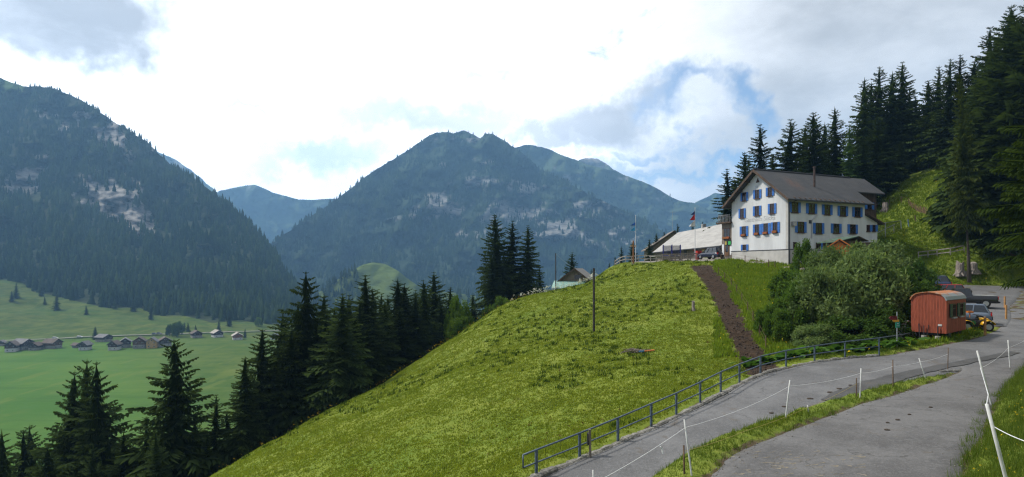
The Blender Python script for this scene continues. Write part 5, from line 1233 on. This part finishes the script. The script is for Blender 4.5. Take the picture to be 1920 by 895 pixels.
for x_ in (-1.62, 1.62):
    for s_ in (-1, 1): wheel(PK, x_, s_*.84, .39, .25)
for s_ in (-1, 1): MB().box((-2.58, s_*.80, .92), (.10, .18, .30)).build('tail_light', TAIL, PK)
MB().box((-2.66, 0, .52), (.16, 1.7, .16)).build('bumper', BPL, PK); MB().bar((-2.7, 0, .48), (-2.95, 0, .48), .08).build('tow_bar', DARKM, PK)
MB().bar((-.55, -.7, 1.15), (-.55, -.7, 1.6), .06).bar((-.55, .7, 1.15), (-.55, .7, 1.6), .06).bar((-.55, -.7, 1.6), (-.55, .7, 1.6), .06).build('roll_bar', BLK, PK)
# yellow buggy
p = Vector((34.1, 45.3, 0)); p.z = float(H(p.x, p.y)); p.z = max(p.z, roadz(p.x, p.y)-.05)
BG = empty('quad_buggy', p, R(-12), 'yellow and black all-terrain quad buggy beside the trailer', 'quad bike'); BG.scale = (1.02, 1.02, 1.02); YEL = paint('yellow_plastic', (.62, .33, .008))
for x_ in (-.68, .68):
    for s_ in (-1, 1): wheel(BG, x_, s_*.46, .33, .28)
MB().loft([[(x_, -w_, z0), (x_, w_, z0), (x_, w_, z1), (x_, -w_, z1)] for x_, w_, z0, z1 in ((-1.0, .25, .45, .7), (-.5, .32, .35, .78), (0, .3, .30, .62), (.5, .3, .35, .85), (.95, .22, .45, .72))]).build('frame', BPL, BG)
def fender(x_, s_):
    pts = []
    for k in range(7):
        a = math.pi*(.08+.84*k/6); pts.append([(x_+math.cos(a)*.46, s_*.24, .36+math.sin(a)*.46), (x_+math.cos(a)*.46, s_*.66, .36+math.sin(a)*.43), (x_+math.cos(a)*.43, s_*.66, .36+math.sin(a)*.40), (x_+math.cos(a)*.43, s_*.24, .36+math.sin(a)*.43)])
    return MB().loft(pts).build('fender', YEL, BG, True)
for x_ in (-.68, .68):
    for s_ in (-1, 1): fender(x_, s_)
MB().loft([[(.35, -.22, .78), (.35, .22, .78), (.35, .18, .98), (.35, -.18, .98)], [(.8, -.25, .75), (.8, .25, .75), (.8, .2, .92), (.8, -.2, .92)], [(1.05, -.15, .66), (1.05, .15, .66), (1.05, .12, .75), (1.05, -.12, .75)]]).build('nose', YEL, BG, True)
MB().loft([[(-.75, -.2, .80), (-.75, .2, .80), (-.75, .17, .98), (-.75, -.17, .98)], [(-.2, -.2, .72), (-.2, .2, .72), (-.2, .17, .86), (-.2, -.17, .86)], [(.25, -.14, .78), (.25, .14, .78), (.25, .1, .92), (.25, -.1, .92)]]).build('seat', BPL, BG, True)
MB().tube([(.28, 0, .85), (.2, 0, 1.15)], .04, 6).tube([(.12, -.4, 1.18), (.2, 0, 1.15), (.12, .4, 1.18)], .025, 6).build('handlebar', DARKM, BG)
MB().tube([(-1.05, -.35, .95), (-1.05, .35, .95), (-.5, .35, 1.0), (-.5, -.35, 1.0), (-1.05, -.35, .95)], .02, 5).build('rack', DARKM, BG)
MB().tube([(-.3, -.62, .62), (-.3, -.60, .62)], .16, 12).build('round_badge', M('green_badge', (.03, .15, .03), .5, .1, 4), BG)
MB().box((-.2, .1, 1.35), (.0001+.35, .3, .12)).bar((-.2, .1, .95), (-.2, .1, 1.3), .05).build('orange_beacon', ORM, BG)
# cars on the village lane
for i, (px, py, c, lb) in enumerate([(103.5, 637.3, (.6, .6, .6), 'tiny white car on the village lane above the lone brown barn'), (149.5, 635, (.62, .62, .62), 'tiny white car on the village lane left of the lone spruce'), (290, 629.3, (.05, .06, .08), 'tiny dark car on the village lane, left of two'), (299, 628.7, (.07, .07, .08), 'tiny dark car on the village lane, right of two')]):
    p = vpos(px, py)+Vector((0, 0, .95)); car('parked_car', p, R(5), lb, paint('village_car_%d' % i, c), 4.6, 1.9, 1.7)

# ================================================================== HILLTOP: fences, poles, trampoline, furniture
def fence_line(name, pts, label, h=1.05, rails=(.45, .95), post=.10, rail=.07, mat=WOODG, cat='fence'):
    o0_ = pts[0]; o = empty(name, o0_, 0, label, cat)
    for p in pts: MB().bar(p-o0_-Vector((0, 0, .3)), p-o0_+Vector((0, 0, h)), post).build('post', mat, o)
    for a, c in zip(pts, pts[1:]):
        for r_ in rails: MB().bar(a-o0_+Vector((0, 0, h*r_)), c-o0_+Vector((0, 0, h*r_)), rail*.6, rail*1.5).build('rail', mat, o)
    return o
PALE = M('pale_fence_wood', (.30, .27, .235), .9, .2, 4)
fence_line('crest_fence', [on(px, Y) for px, Y in ((1153, 94), (1162, 92.5), (1173, 91.5), (1184, 91), (1197, 90.6), (1209, 90.3), (1220, 90), (1231, 89.8), (1242, 89.6))], 'curved two-rail wooden fence along the hill crest', 1.0, (.5, .97), .09, .08, PALE)
fence_line('terrace_fence', [on(px, Y) for px, Y in ((1243, 89.4), (1256, 89), (1266, 88.7), (1278, 88.4), (1290, 88.1), (1307, 87.8))], 'grey wooden terrace fence before the trampoline', 1.05, (.35, .62, .97), .11, .10, WOODG)
p = on(1187.5, 89.8); CRS = empty('wooden_cross', p, R(5), 'tall brown wooden wayside cross on the hill crest', 'cross')
BRC = M('cross_wood', (.24, .11, .045), .8, .2, 4); MB().bar((0, 0, -.3), (0, 0, 3.45), .17).build('upright', BRC, CRS); MB().box((0, -.01, 2.65), (.85, .13, .15)).build('crossbeam', M('cross_beam', (.45, .27, .10), .8, .2, 4), CRS); MB().box((0, 0, -.05), (.6, .6, .25)).build('footing', CONC, CRS)
def flagpole(px, Y, top, label, flagfn):
    p = on(px, Y); o = empty('flagpole', p, 0, label, 'flagpole'); h = (HY-top)/F*Y-p.z
    MB().tube([(0, 0, -.2), (0, 0, h*.5), (0, 0, h)], [.055, .045, .03], 7).tube([(0, 0, h), (0, 0, h+.12)], .06, 6).build('pole', M('white_pole', (.55, .56, .58), .5, .1, 4), o); flagfn(o, h); return o
def drape(o, z1, z0, w, mat, ph, lean=-.35):
    v = []; 
    for i in range(9):
        t_ = i/8; z = z1+(z0-z1)*t_
        for j in range(7):
            u = j/6; v.append((-.03-u*w*(.55+.45*t_)+lean*t_*u, .16*math.sin(u*9+ph+t_*2)*u, z-u*.25*(1-t_)))
    q = link('flag', np_mesh('flag', np.array(v), grid_faces(9, 7), mat, True), o); s_ = q.modifiers.new('thickness', 'SOLIDIFY'); s_.thickness = .012
CLW = M('white_cloth', (.60, .58, .56), .9, .08, 3); CLR = M('red_cloth', (.48, .02, .025), .9, .1, 3); CLB = M('blue_cloth', (.02, .10, .38), .9, .1, 3); CLN = M('navy_cloth', (.02, .025, .12), .9, .1, 3); CLL = M('light_blue_cloth', (.06, .33, .62), .9, .1, 3)
k1 = 91/F; k2 = 88/F
flagpole(1191.8, 91, 405, 'thin silver flagpole with a limp blue flag beside the cross', lambda o, h: (drape(o, h-11*k1, h-18*k1, .45, CLB, 0), drape(o, h-19*k1, h-28*k1, .45, CLL, 1)))
flagpole(1303.2, 88, 391, 'white flagpole with a limp red and white flag by the barn', lambda o, h: (drape(o, h-4*k2, h-12*k2, .28, CLN, 0), drape(o, h-10*k2, h-22*k2, .42, CLR, 1), drape(o, h-22*k2, h-34*k2, .50, CLW, 2)))
# trampoline
p = on(1259.5, 93.2); TP = empty('trampoline', p, 0, 'garden trampoline with blue poles and dark safety net', 'trampoline'); NAVY = M('navy_foam', (.02, .025, .16), .7, .1, 4)
def netm():
    m = bpy.data.materials.new('safety_net'); m.use_nodes = True; g = NT(m.node_tree); m.node_tree.nodes.clear()
    d = g.n('ShaderNodeBsdfDiffuse'); d.inputs[0].default_value = (.03, .035, .06, 1); t_ = g.n('ShaderNodeBsdfTransparent'); x_ = g.n('ShaderNodeMixShader'); x_.inputs[0].default_value = .42
    m.node_tree.links.new(t_.outputs[0], x_.inputs[1]); m.node_tree.links.new(d.outputs[0], x_.inputs[2]); o = g.n('ShaderNodeOutputMaterial'); m.node_tree.links.new(x_.outputs[0], o.inputs[0]); return m
NETM = netm(); tr_ = 1.42; ring_ = [(tr_*math.cos(6.283*k/24), tr_*math.sin(6.283*k/24)) for k in range(25)]
MB().tube([(x_, y_, .65) for x_, y_ in ring_], .07, 6).build('padding', NAVY, TP); MB().prism([(x_*.93, y_*.93) for x_, y_ in ring_[:-1]], lambda u, v, w: (u, v, w), .62, .66).build('mat', BPL, TP)
nv = np.array([(x_*.96, y_*.96, z_) for z_ in (.7, 2.25) for x_, y_ in ring_]); link('net', np_mesh('net', nv, grid_faces(2, 25), NETM), TP)
for k in range(6):
    a = 6.283*k/6+.3; x_, y_ = tr_*1.02*math.cos(a), tr_*1.02*math.sin(a); MB().tube([(x_, y_, -.1), (x_, y_, 2.35)], .07, 6).build('pole', NAVY, TP)
# picnic tables
def picnic(p, rz, label):
    o = empty('picnic_table', p, rz, label, 'table', 'picnic tables on the terrace'); w = WOODG
    for i in range(4): MB().box((0, -.27+i*.18, .74), (1.8, .165, .04)).build('table_board', PALE, o)
    for s_ in (-1, 1): MB().box((0, s_*.68, .45), (1.8, .26, .05)).build('bench', PALE, o)
    for x_ in (-.65, .65): MB().bar((x_, -.68, .42), (x_, .68, .42), .05, .09).bar((x_, -.55, 0), (x_, -.2, .72), .06, .09).bar((x_, .55, 0), (x_, .2, .72), .06, .09).build('leg_frame', w, o)
picnic(on(1249, 90.6), R(8), 'wooden picnic table behind the terrace fence, left under the trampoline'); picnic(on(1266, 90.2), R(-5), 'wooden picnic table behind the terrace fence, right under the trampoline'); picnic(on(1284, 90), R(10), 'wooden picnic table between trampoline and white flagpole')
p = on(1310, 92); FB = empty('red_cabinet', p, R(10), 'red upright cabinet by the barn wall left of the navy car', 'cabinet'); REDP = M('red_cabinet_paint', (.42, .035, .025), .5, .1, 3)
MB().box((0, 0, .65), (.7, .6, 1.3)).build('body', REDP, FB); MB().box((0, -.31, .7), (.58, .03, 1.0)).build('door', M('red_cabinet_door', (.34, .03, .022), .5, .1, 3), FB); MB().box((.2, -.34, .7), (.04, .05, .2)).build('handle', METAL, FB)
# yard posts
PST = []
for i, px in enumerate([1352, 1372, 1397, 1419, 1441, 1453]):
    PST.append(on(px, [84, 82, 79.5, 77, 75.2, 74.2][i]))
fence_line('wire_fence', PST, 'low wire fence on dark stakes along the path under the gable', 1.0, (.55, .9), .07, .012, STAKE)
PL = [ground(px, py) for px, py in ((1347,516),(1359,526),(1371,537),(1381,551),(1391,567),(1402,586),(1412,605),(1424,630),(1436,655))]
fence_line('wire_fence', PL, 'wire fence on dark stakes along the right side of the dirt track', .9, (.5, .9), .06, .012, STAKE)
# poles
def pole(px, t_, b_, Y, label, r_=.12):
    p = ground(px, b_) if Y is None else on(px, Y); o = empty('utility_pole', p, 0, label, 'pole'); h = (HY-t_)/F*p.y-p.z
    MB().tube([(0, 0, -.4), (0, 0, h)], [r_, r_*.8], 8).build('pole', M('tarred_pole', (.045, .038, .034), .9, .25, 3), o); MB().tube([(0, 0, h-.35), (.12, 0, h-.3), (.12, 0, h-.12)], .03, 5).build('insulator', METAL, o); return p, h
pole(1113.5, 503, 622, None, 'single dark wooden pole standing on the grass slope', .11)
pp, ph_ = pole(1042, 475, 548, 93, 'slim dark wooden pole left of the tarpaulin shed', .09)
a = pp+Vector((0, 0, ph_)); c = at(1080, 503, 100); m = MB().tube([q-a for q in sag(a, c, .35)], .018, 4); tag(m.build('cable', METAL, loc=a), 'thin pale cable hanging from the slim pole to the shed roof', 'cable')
# heap of branches with an orange tool
p = ground(1194, 662); HP = empty('brushwood_heap', p, 0, 'small grey heap of dead branches on the slope', 'heap'); rr = random.Random(9)
for i in range(34):
    a = rr.uniform(0, 6.28); l = rr.uniform(.3, .75); c = Vector((rr.uniform(-.85, .75), rr.uniform(-.3, .3), rr.uniform(.03, .22))); d = Vector((math.cos(a)*l, math.sin(a)*l*.6, rr.uniform(-.1, .12))); MB().tube([c-d, c+d*.2+Vector((0, 0, .05)), c+d], [.03, .025, .012], 5).build('branch', WOODG, HP)
p2 = p+Vector((.55, -.45, .12)); OT = empty('post_driver', p2, R(8), 'orange tool with a blue grip lying at the heap of branches', 'tool'); MB().tube([(-.15, 0, .05), (.62, 0, .12)], .05, 8).build('shaft', M('orange_paint', (.60, .17, .05), .5, .1, 4), OT); MB().tube([(-.5, 0, .04), (-.12, 0, .05)], .055, 8).build('grip', M('blue_grip', (.06, .16, .3), .6, .1, 4), OT)
# bleached stump on the slope
def stump(p, r_, h, label, sd):
    rr = random.Random(sd); o = empty('tree_stump', p, rr.uniform(0, 6), label, 'stump'); n = 12; rings = []
    fl = [rr.uniform(.8, 1.3) for _ in range(n)]
    for z_, k in ((-.2, 1.35), (.12*h, 1.12), (.4*h, .95), (.8*h, .9), (h, .84)):
        rings.append([(math.cos(6.283*i/n)*r_*k*(fl[i] if z_ < .3*h else 1+.12*(fl[i]-1)), math.sin(6.283*i/n)*r_*k*(fl[i] if z_ < .3*h else 1), z_+(rr.uniform(-.14, .14)*h if z_ == h else 0)) for i in range(n)])
    MB().loft(rings).build('trunk', M('bleached_wood', (.24, .205, .18), .95, .35, 4, .8, stretch=(3, 3, .5)), o)
    for i in range(5):
        a = 6.283*i/5+rr.uniform(-.4, .4); MB().tube([(math.cos(a)*r_*.8, math.sin(a)*r_*.8, .15*h), (math.cos(a)*r_*1.4, math.sin(a)*r_*1.4, .02), (math.cos(a)*r_*1.8, math.sin(a)*r_*1.8, -.15)], [r_*.3, r_*.2, r_*.08], 6).build('root', bpy.data.materials['bleached_wood'], o)
stump(ground(1800, 517), .52, 1.7, 'big bleached tree stump on the bank above the car park', 1); stump(ground(1823, 512), .6, 1.3, 'second bleached stump at the foot of the olive spruce', 2); stump(ground(1660, 396), .5, 1.4, 'pale tree stump on the slope right of the house wing', 3); stump(ground(1300, 583), .14, .8, 'thin grey stump on the slope left of the dirt track', 4)
# fences on the slope right of the house
fence_line('rail_fence', [ground(px, py) for px, py in ((1722, 486), (1740, 484), (1757, 482), (1782, 479), (1808, 474))], 'pale two-rail wooden fence on the meadow above the car park', 1.0, (.45, .97), .10, .09, PALE)
FP_ = [ground(px, py) for px, py in ((1632, 447), (1660, 446), (1676, 439), (1690, 432))]
WF = empty('mesh_fence', FP_[1], 0, 'grey tube and wire mesh fence beside the house annex', 'fence')
tops = [at(1646.6, 421, FP_[1].y), at(1660, 418, FP_[1].y), at(1676, 416, FP_[2].y), at(1689, 414, FP_[3].y)]
for a, c in ((FP_[1], tops[1]), (FP_[2], at(1676, 422, FP_[2].y)), (FP_[3], tops[3])): MB().tube([a-WF.location, c-WF.location], .06, 6).build('post', METAL, WF)
MB().tube([q-WF.location for q in tops], .05, 6).build('top_rail', METAL, WF); MB().tube([at(1631, 444, FP_[1].y)-WF.location, at(1678, 421, FP_[2].y)-WF.location], .05, 6).build('sloping_rail', METAL, WF)
nv = np.array([tuple(tops[0]-WF.location), tuple(tops[1]-WF.location), tuple(tops[3]-WF.location), tuple(FP_[3]-WF.location), tuple(FP_[1]-WF.location), tuple(at(1646, 446, FP_[1].y)-WF.location)])
link('mesh_panel', np_mesh('mesh_panel', nv, np.array([(0, 1, 4, 5), (1, 2, 3, 4)]), NETM), WF)
SP_ = [(1645, 392), (1668, 386), (1690, 381), (1704, 384)]; fence_line('wire_fence', [ground(a, b_) for a, b_ in SP_], 'wire fence on grey stakes across the slope behind the house wing', 1.1, (.5, .95), .08, .012, STAKE)
BF = empty('brushwood_fence', ground(1704, 387), 0, 'reddish brushwood slat fence on the slope above the house', 'fence'); rr = random.Random(2)
RDW = M('reddish_slats', (.20, .125, .075), .9, .3, 5)
for i in range(34):
    t_ = i/33; px, py = (1704+t_*37, 387+t_*15+3*math.sin(t_*3)); g0 = ground(px, py); MB().bar(g0-BF.location-Vector((0, 0, .2)), g0-BF.location+Vector((rr.uniform(-.12, .12), 0, rr.uniform(.75, 1.1))), .06, .04).build('slat', RDW, BF)
for i, (px, t_, b_) in enumerate([(1717, 404, 417), (1704, 412, 426), (1746, 386, 396)]):
    g0 = ground(px, b_); tag(MB().bar((0, 0, -.2), (-.12, 0, (b_-t_)*g0.y/F), .12, .10).build('leaning_stake', STAKE if i != 1 else M('blue_tipped_stake', (.12, .2, .3), .8, .2, 2), loc=g0), ['leaning brown stake below the brushwood fence', 'leaning stake with bluish cap right of the mesh fence', 'leaning brown stake right of the brushwood fence'][i], 'stake')

# ================================================================== GRASS, FLOWERS, LOW PLANTS
def ok_ground(x, y, lim=.45):
    j = np.clip(np.searchsorted(GY, y), 0, len(GY)-1); i = np.clip(np.searchsorted(GX, x), 0, len(GX)-1)
    return (road_d[j, i] > lim) & (dirt[j, i]+.9*(fbm(x*1.3, y*1.3, 57, 3)-.5) < .45) & (path[j, i] < .4)
def blades(name, x, y, n_b, hgt, wid, spread, mat, label, seed, cat='grass', lean=.5, tint=None):
    r = np.random.default_rng(seed); N = len(x); z = H(x, y)
    X = np.repeat(x, n_b)+r.normal(0, 1, N*n_b)*np.repeat(spread, n_b); Y = np.repeat(y, n_b)+r.normal(0, 1, N*n_b)*np.repeat(spread, n_b); Z = H(X, Y)-.02
    hh = np.repeat(hgt, n_b)*r.uniform(.55, 1.25, N*n_b); ww = np.repeat(wid, n_b)*r.uniform(.7, 1.3, N*n_b)
    a = r.uniform(0, 6.283, N*n_b); b_ = a+r.normal(1.57, .5, N*n_b); ln = hh*r.uniform(.1, 1.0, N*n_b)*lean
    dx, dy = np.cos(a)*ww/2, np.sin(a)*ww/2
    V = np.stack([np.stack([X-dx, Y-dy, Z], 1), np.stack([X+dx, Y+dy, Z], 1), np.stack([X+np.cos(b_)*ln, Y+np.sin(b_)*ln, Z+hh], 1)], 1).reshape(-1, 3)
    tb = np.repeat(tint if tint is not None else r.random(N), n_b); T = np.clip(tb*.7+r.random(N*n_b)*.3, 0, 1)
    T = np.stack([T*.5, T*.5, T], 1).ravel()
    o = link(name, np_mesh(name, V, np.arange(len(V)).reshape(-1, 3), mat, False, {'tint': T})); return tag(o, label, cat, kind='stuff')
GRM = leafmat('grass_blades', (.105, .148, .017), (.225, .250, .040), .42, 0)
GRV = leafmat('verge_grass_blades', (.045, .085, .012), (.150, .185, .035), .4, 0)
r = np.random.default_rng(77)
N = 330000; Y = 20+75*r.random(N)**1.15; u = r.uniform(380, 1500, N); x = (u-CX)/F*Y; y = Y
k = ok_ground(x, y, .5) & (x > -27); x, y = x[k], y[k]
dens = fbm(x*.35, y*.35, 3, 3); k = r.random(len(x)) < np.clip((dens-.10)*2.2, .5, 1)*.55; x, y = x[k], y[k]
tn = np.clip(fbm(x*.9, y*.9, 8, 4)*1.0-.05+r.normal(0, .16, len(x)), 0, 1)
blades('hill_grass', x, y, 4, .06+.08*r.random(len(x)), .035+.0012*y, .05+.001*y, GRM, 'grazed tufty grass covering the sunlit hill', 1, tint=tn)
# clods and stones on the dirt track
cl = [];
ci = r.integers(0, len(tr), 900); cxy = tr[ci][:, :2]+r.normal(0, 1, (900, 2))*(tr[ci][:, 2:]*.24); cz = H(cxy[:, 0], cxy[:, 1]); cs = .03+.09*r.random(900)**2.5
tet = np.array([(1, 0, -.4), (-.5, .87, -.4), (-.5, -.87, -.4), (0, 0, .8)]); V = (tet[None]*(1+.4*r.normal(size=(900, 4, 3))))*cs[:, None, None]+np.stack([cxy[:, 0], cxy[:, 1], cz+.02], 1)[:, None]
tag(link('soil_clods', np_mesh('soil_clods', V.reshape(-1, 3), (np.array([(0, 1, 3), (1, 2, 3), (2, 0, 3), (0, 2, 1)])[None]+4*np.arange(900)[:, None, None]).reshape(-1, 3), M('soil_clod', (.038, .026, .018), .95, .4, 3))), 'loose clods and stones on the dirt track', 'soil', kind='stuff')
# taller tussocks
N = 3600; Y = 22+68*r.random(N); u = r.uniform(420, 1480, N); x = (u-CX)/F*Y; y = Y; k = ok_ground(x, y, .8) & (fbm(x*.16, y*.16, 21, 3) > .50) & (x > -26); x, y = x[k], y[k]
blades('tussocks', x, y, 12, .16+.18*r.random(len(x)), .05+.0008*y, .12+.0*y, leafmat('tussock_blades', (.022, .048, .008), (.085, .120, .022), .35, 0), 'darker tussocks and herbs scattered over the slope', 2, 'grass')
# right meadow, house lawn and thicket floor
N = 60000; Y = 40+72*r.random(N); u = r.uniform(1340, 1900, N); x = (u-CX)/F*Y; y = Y; k = ok_ground(x, y, .5); x, y = x[k], y[k]
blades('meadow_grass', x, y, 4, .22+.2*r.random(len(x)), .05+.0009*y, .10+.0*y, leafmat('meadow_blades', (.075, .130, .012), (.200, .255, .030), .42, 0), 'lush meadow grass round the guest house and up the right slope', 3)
# wedge between the roads and the right bank: dense and close
def close_patch(nm, poly, N, h0, h1, n_b, lb, sd, lim=.12, w=.012):
    q = np.array([(a.x, a.y) for a in poly]); lo, hi = q.min(0), q.max(0); rr_ = np.random.default_rng(sd)
    x = rr_.uniform(lo[0], hi[0], N); y = rr_.uniform(lo[1], hi[1], N); ins = np.zeros(N, bool); j = len(q)-1
    for i in range(len(q)):
        c = ((q[i, 1] > y) != (q[j, 1] > y)) & (x < (q[j, 0]-q[i, 0])*(y-q[i, 1])/(q[j, 1]-q[i, 1]+1e-12)+q[i, 0]); ins ^= c; j = i
    k = ins & ok_ground(x, y, lim); x, y = x[k], y[k]; f = fbm(x*.7, y*.7, sd, 3)
    return blades(nm, x, y, n_b, h0+(h1-h0)*f*f*2*rr_.random(len(x)), np.full(len(x), w), np.full(len(x), .05), GRV, lb, sd, lean=.7)
close_patch('verge_grass', [Vector(p) for p in ((-3, 7), (-3, 20), (3, 24), (12, 29), (24, 34), (24, 30), (14, 22), (5, 13))], 60000, .06, .26, 6, 'short grass on the wedge between the two roads', 31, .10, .018)
close_patch('bank_grass', [Vector(p) for p in ((3, 5), (6.3, 9), (10.4, 14.6), (14.2, 19.1), (18, 23.4), (21, 26.7), (24, 29.7), (29, 34.6), (34, 36), (44, 34), (36, 24), (18, 10), (9, 4))], 150000, .10, .60, 6, 'tall unmown grass on the right roadside bank', 32, .08, .014)
close_patch('trailer_grass', [Vector(p) for p in ((18, 36), (24, 37), (30, 40.5), (36, 45), (34, 48), (26, 46), (18, 40))], 16000, .08, .3, 5, 'grass strip round the site trailer', 33, .2, .03)
# seed heads and yellow flowers
def specks(nm, x, y, hgt, size, mat, lb, sd, cat='flowers', k=3):
    r_ = np.random.default_rng(sd); N = len(x); z = H(x, y); hh = hgt*r_.uniform(.7, 1.3, N); V = []; 
    c = np.stack([x, y, z+hh], 1); c = np.repeat(c, k, 0); s_ = np.repeat(size*r_.uniform(.6, 1.3, N), k)[:, None]
    a = r_.normal(size=(N*k, 3)); b_ = r_.normal(size=(N*k, 3)); c = c+r_.normal(0, 1, (N*k, 3))*s_*.5
    V = np.stack([c-a*s_*.5, c+a*s_*.5, c+b_*s_*.7], 1).reshape(-1, 3)
    st = np.stack([np.stack([x-.006-.00012*y, y, z], 1), np.stack([x+.006+.00012*y, y, z], 1), np.stack([x, y, z+hh], 1)], 1).reshape(-1, 3)
    V = np.concatenate([V, st]); t_ = np.concatenate([np.full(N*k*3, 1.0), np.full(N*3, 0.0)])
    o = link(nm, np_mesh(nm, V, np.arange(len(V)).reshape(-1, 3), mat, False, {'tint': t_})); return tag(o, lb, cat, kind='stuff')
pe = resample([(a.x, a.y, 0) for a in [on(400, 42), on(560, 55), on(720, 64), on(840, 72), on(920, 80), on(1000, 86)]], 900)
pe = pe[r.random(900) < .42*np.clip(fbm(np.arange(900)*.02, np.zeros(900), 3)*2-.4, .1, 1)]; x = pe[:, 0]+r.normal(0, .9, len(pe)); y = pe[:, 1]+r.normal(0, .9, len(pe))
specks('ragwort', x, y, .40, .07, leafmat('orange_flowers', (.04, .07, .012), (.26, .18, .02), .2, 0), 'row of orange-yellow weeds along the hill edge', 5)
N = 900; Y = 36+70*r.random(N); u = r.uniform(1350, 1850, N); x = (u-CX)/F*Y; y = Y; k = ok_ground(x, y); x, y = x[k], y[k]
specks('buttercups', x, y, .32, .055, leafmat('yellow_flowers', (.05, .09, .012), (.55, .40, .02), .2, 0), 'yellow flowers dotted over the right meadow', 6)
N = 420; x = r.uniform(6, 24, N); y = x*1.02+r.uniform(-2.5, 3.5, N); k = ok_ground(x, y, .3); x, y = x[k], y[k]
specks('verge_flowers', x, y, .28, .022, bpy.data.materials['yellow_flowers'], 'small yellow flowers in the roadside grass', 7)
N = 800; Y = 24+62*r.random(N); u = r.uniform(480, 1460, N); x = (u-CX)/F*Y; y = Y; k = ok_ground(x, y, .8) & (fbm(x*.13, y*.13, 44, 3) > .53); x, y = x[k], y[k]
specks('dock_stalks', x, y, .55, .05, leafmat('brown_seed_heads', (.045, .06, .02), (.10, .055, .028), .2, 0), 'brown dock stalks standing in the slope grass', 8, 'weeds')
N = 260; x = r.uniform(-1, 12, N); y = 88+r.normal(0, 2.0, N); specks('hogweed', x, y, .7, .12, leafmat('white_umbels', (.05, .09, .02), (.50, .50, .46), .2, 0), 'white flowering hogweed on the crest below the shed', 9)
# loose grit along the asphalt edges and straw on the side road
def grit(nm, xy, size, mat, lb, sd, flat=.6):
    r_ = np.random.default_rng(sd); N = len(xy); z = np.array([roadz(a, b_) for a, b_ in xy]); s_ = size*(.4+1.2*r_.random(N)**2)
    V = tet[None]*(1+.35*r_.normal(size=(N, 4, 3)))*s_[:, None, None]*np.array([1, 1, flat])+np.stack([xy[:, 0], xy[:, 1], z+.012], 1)[:, None]
    tag(link(nm, np_mesh(nm, V.reshape(-1, 3), (np.array([(0, 1, 3), (1, 2, 3), (2, 0, 3), (0, 2, 1)])[None]+4*np.arange(N)[:, None, None]).reshape(-1, 3), mat)), lb, 'gravel', kind='stuff')
ed_ = np.concatenate([RB[:, 1, :2], RB[:, -2, :2], RA[:90, -2, :2], RA[:120, 1, :2]]); ej = r.integers(0, len(ed_), 2600)
grit('edge_grit', ed_[ej]+r.normal(0, 1, (2600, 2))*np.abs(r.normal(0, .28, (2600, 1))), .022, M('road_grit', (.17, .155, .135), .95, .4, 9), 'loose grit along the crumbling asphalt edges', 61)
sx = np.array([tuple(onroad(a, b_))[:2] for a, b_ in zip(r.uniform(1370, 1620, 90), r.uniform(848, 894, 90))]); 
sv = []; 
for (a, b_) in sx:
    t_ = r.normal(.3, .5); l_ = r.uniform(.05, .22); z_ = roadz(a, b_)+.02; dx, dy = math.cos(t_)*l_, math.sin(t_)*l_; sv += [(a-dx, b_-dy, z_), (a+dx, b_+dy, z_), (a+dx*.9, b_+dy*.9+.012, z_+.012)]
tag(link('straw', np_mesh('straw', np.array(sv), np.arange(len(sv)).reshape(-1, 3), M('straw', (.32, .27, .19), .9, .2, 9))), 'wisps of straw scattered on the near asphalt', 'straw', kind='stuff')
# large butterbur leaves behind the railing end
def leaf_patch(nm, cs, N, rad, lb, sd, mat):
    r_ = np.random.default_rng(sd); V = []; Fc = []; T = []; q = 8
    for i in range(N):
        c = cs[i % len(cs)]; x_ = c[0]+r_.normal(0, c[2]); y_ = c[1]+r_.normal(0, c[2]*.5); z_ = float(H(x_, y_))+r_.uniform(.12, .55); s_ = rad*r_.uniform(.5, 1.2); b_ = len(V); tx, ty = r_.normal(0, .35), r_.normal(-.25, .3); V.append((x_, y_, z_-.05*s_)); t_ = r_.random(); T.append(t_*.6)
        for k_ in range(q):
            a = 6.283*k_/q; rr_ = s_*r_.uniform(.8, 1.1); V.append((x_+math.cos(a)*rr_, y_+math.sin(a)*rr_, z_+rr_*(tx*math.cos(a)+ty*math.sin(a))+.06*s_)); T.append(t_)
        Fc += [(b_, b_+1+k_, b_+1+(k_+1) % q) for k_ in range(q)]
    return tag(link(nm, np_mesh(nm, np.array(V), np.array(Fc), mat, True, {'tint': np.array(T)})), lb, 'plants', kind='stuff')
leaf_patch('butterbur', [(20.5, 38.6, .9), (22.8, 38.7, .9), (24.5, 39.8, .7), (18.0, 38.2, .8), (15.5, 37, .8)], 330, .30, 'large-leaved butterbur growing behind the railing end', 3, leafmat('butterbur_leaf', (.035, .085, .018), (.085, .165, .035), .35, 0))
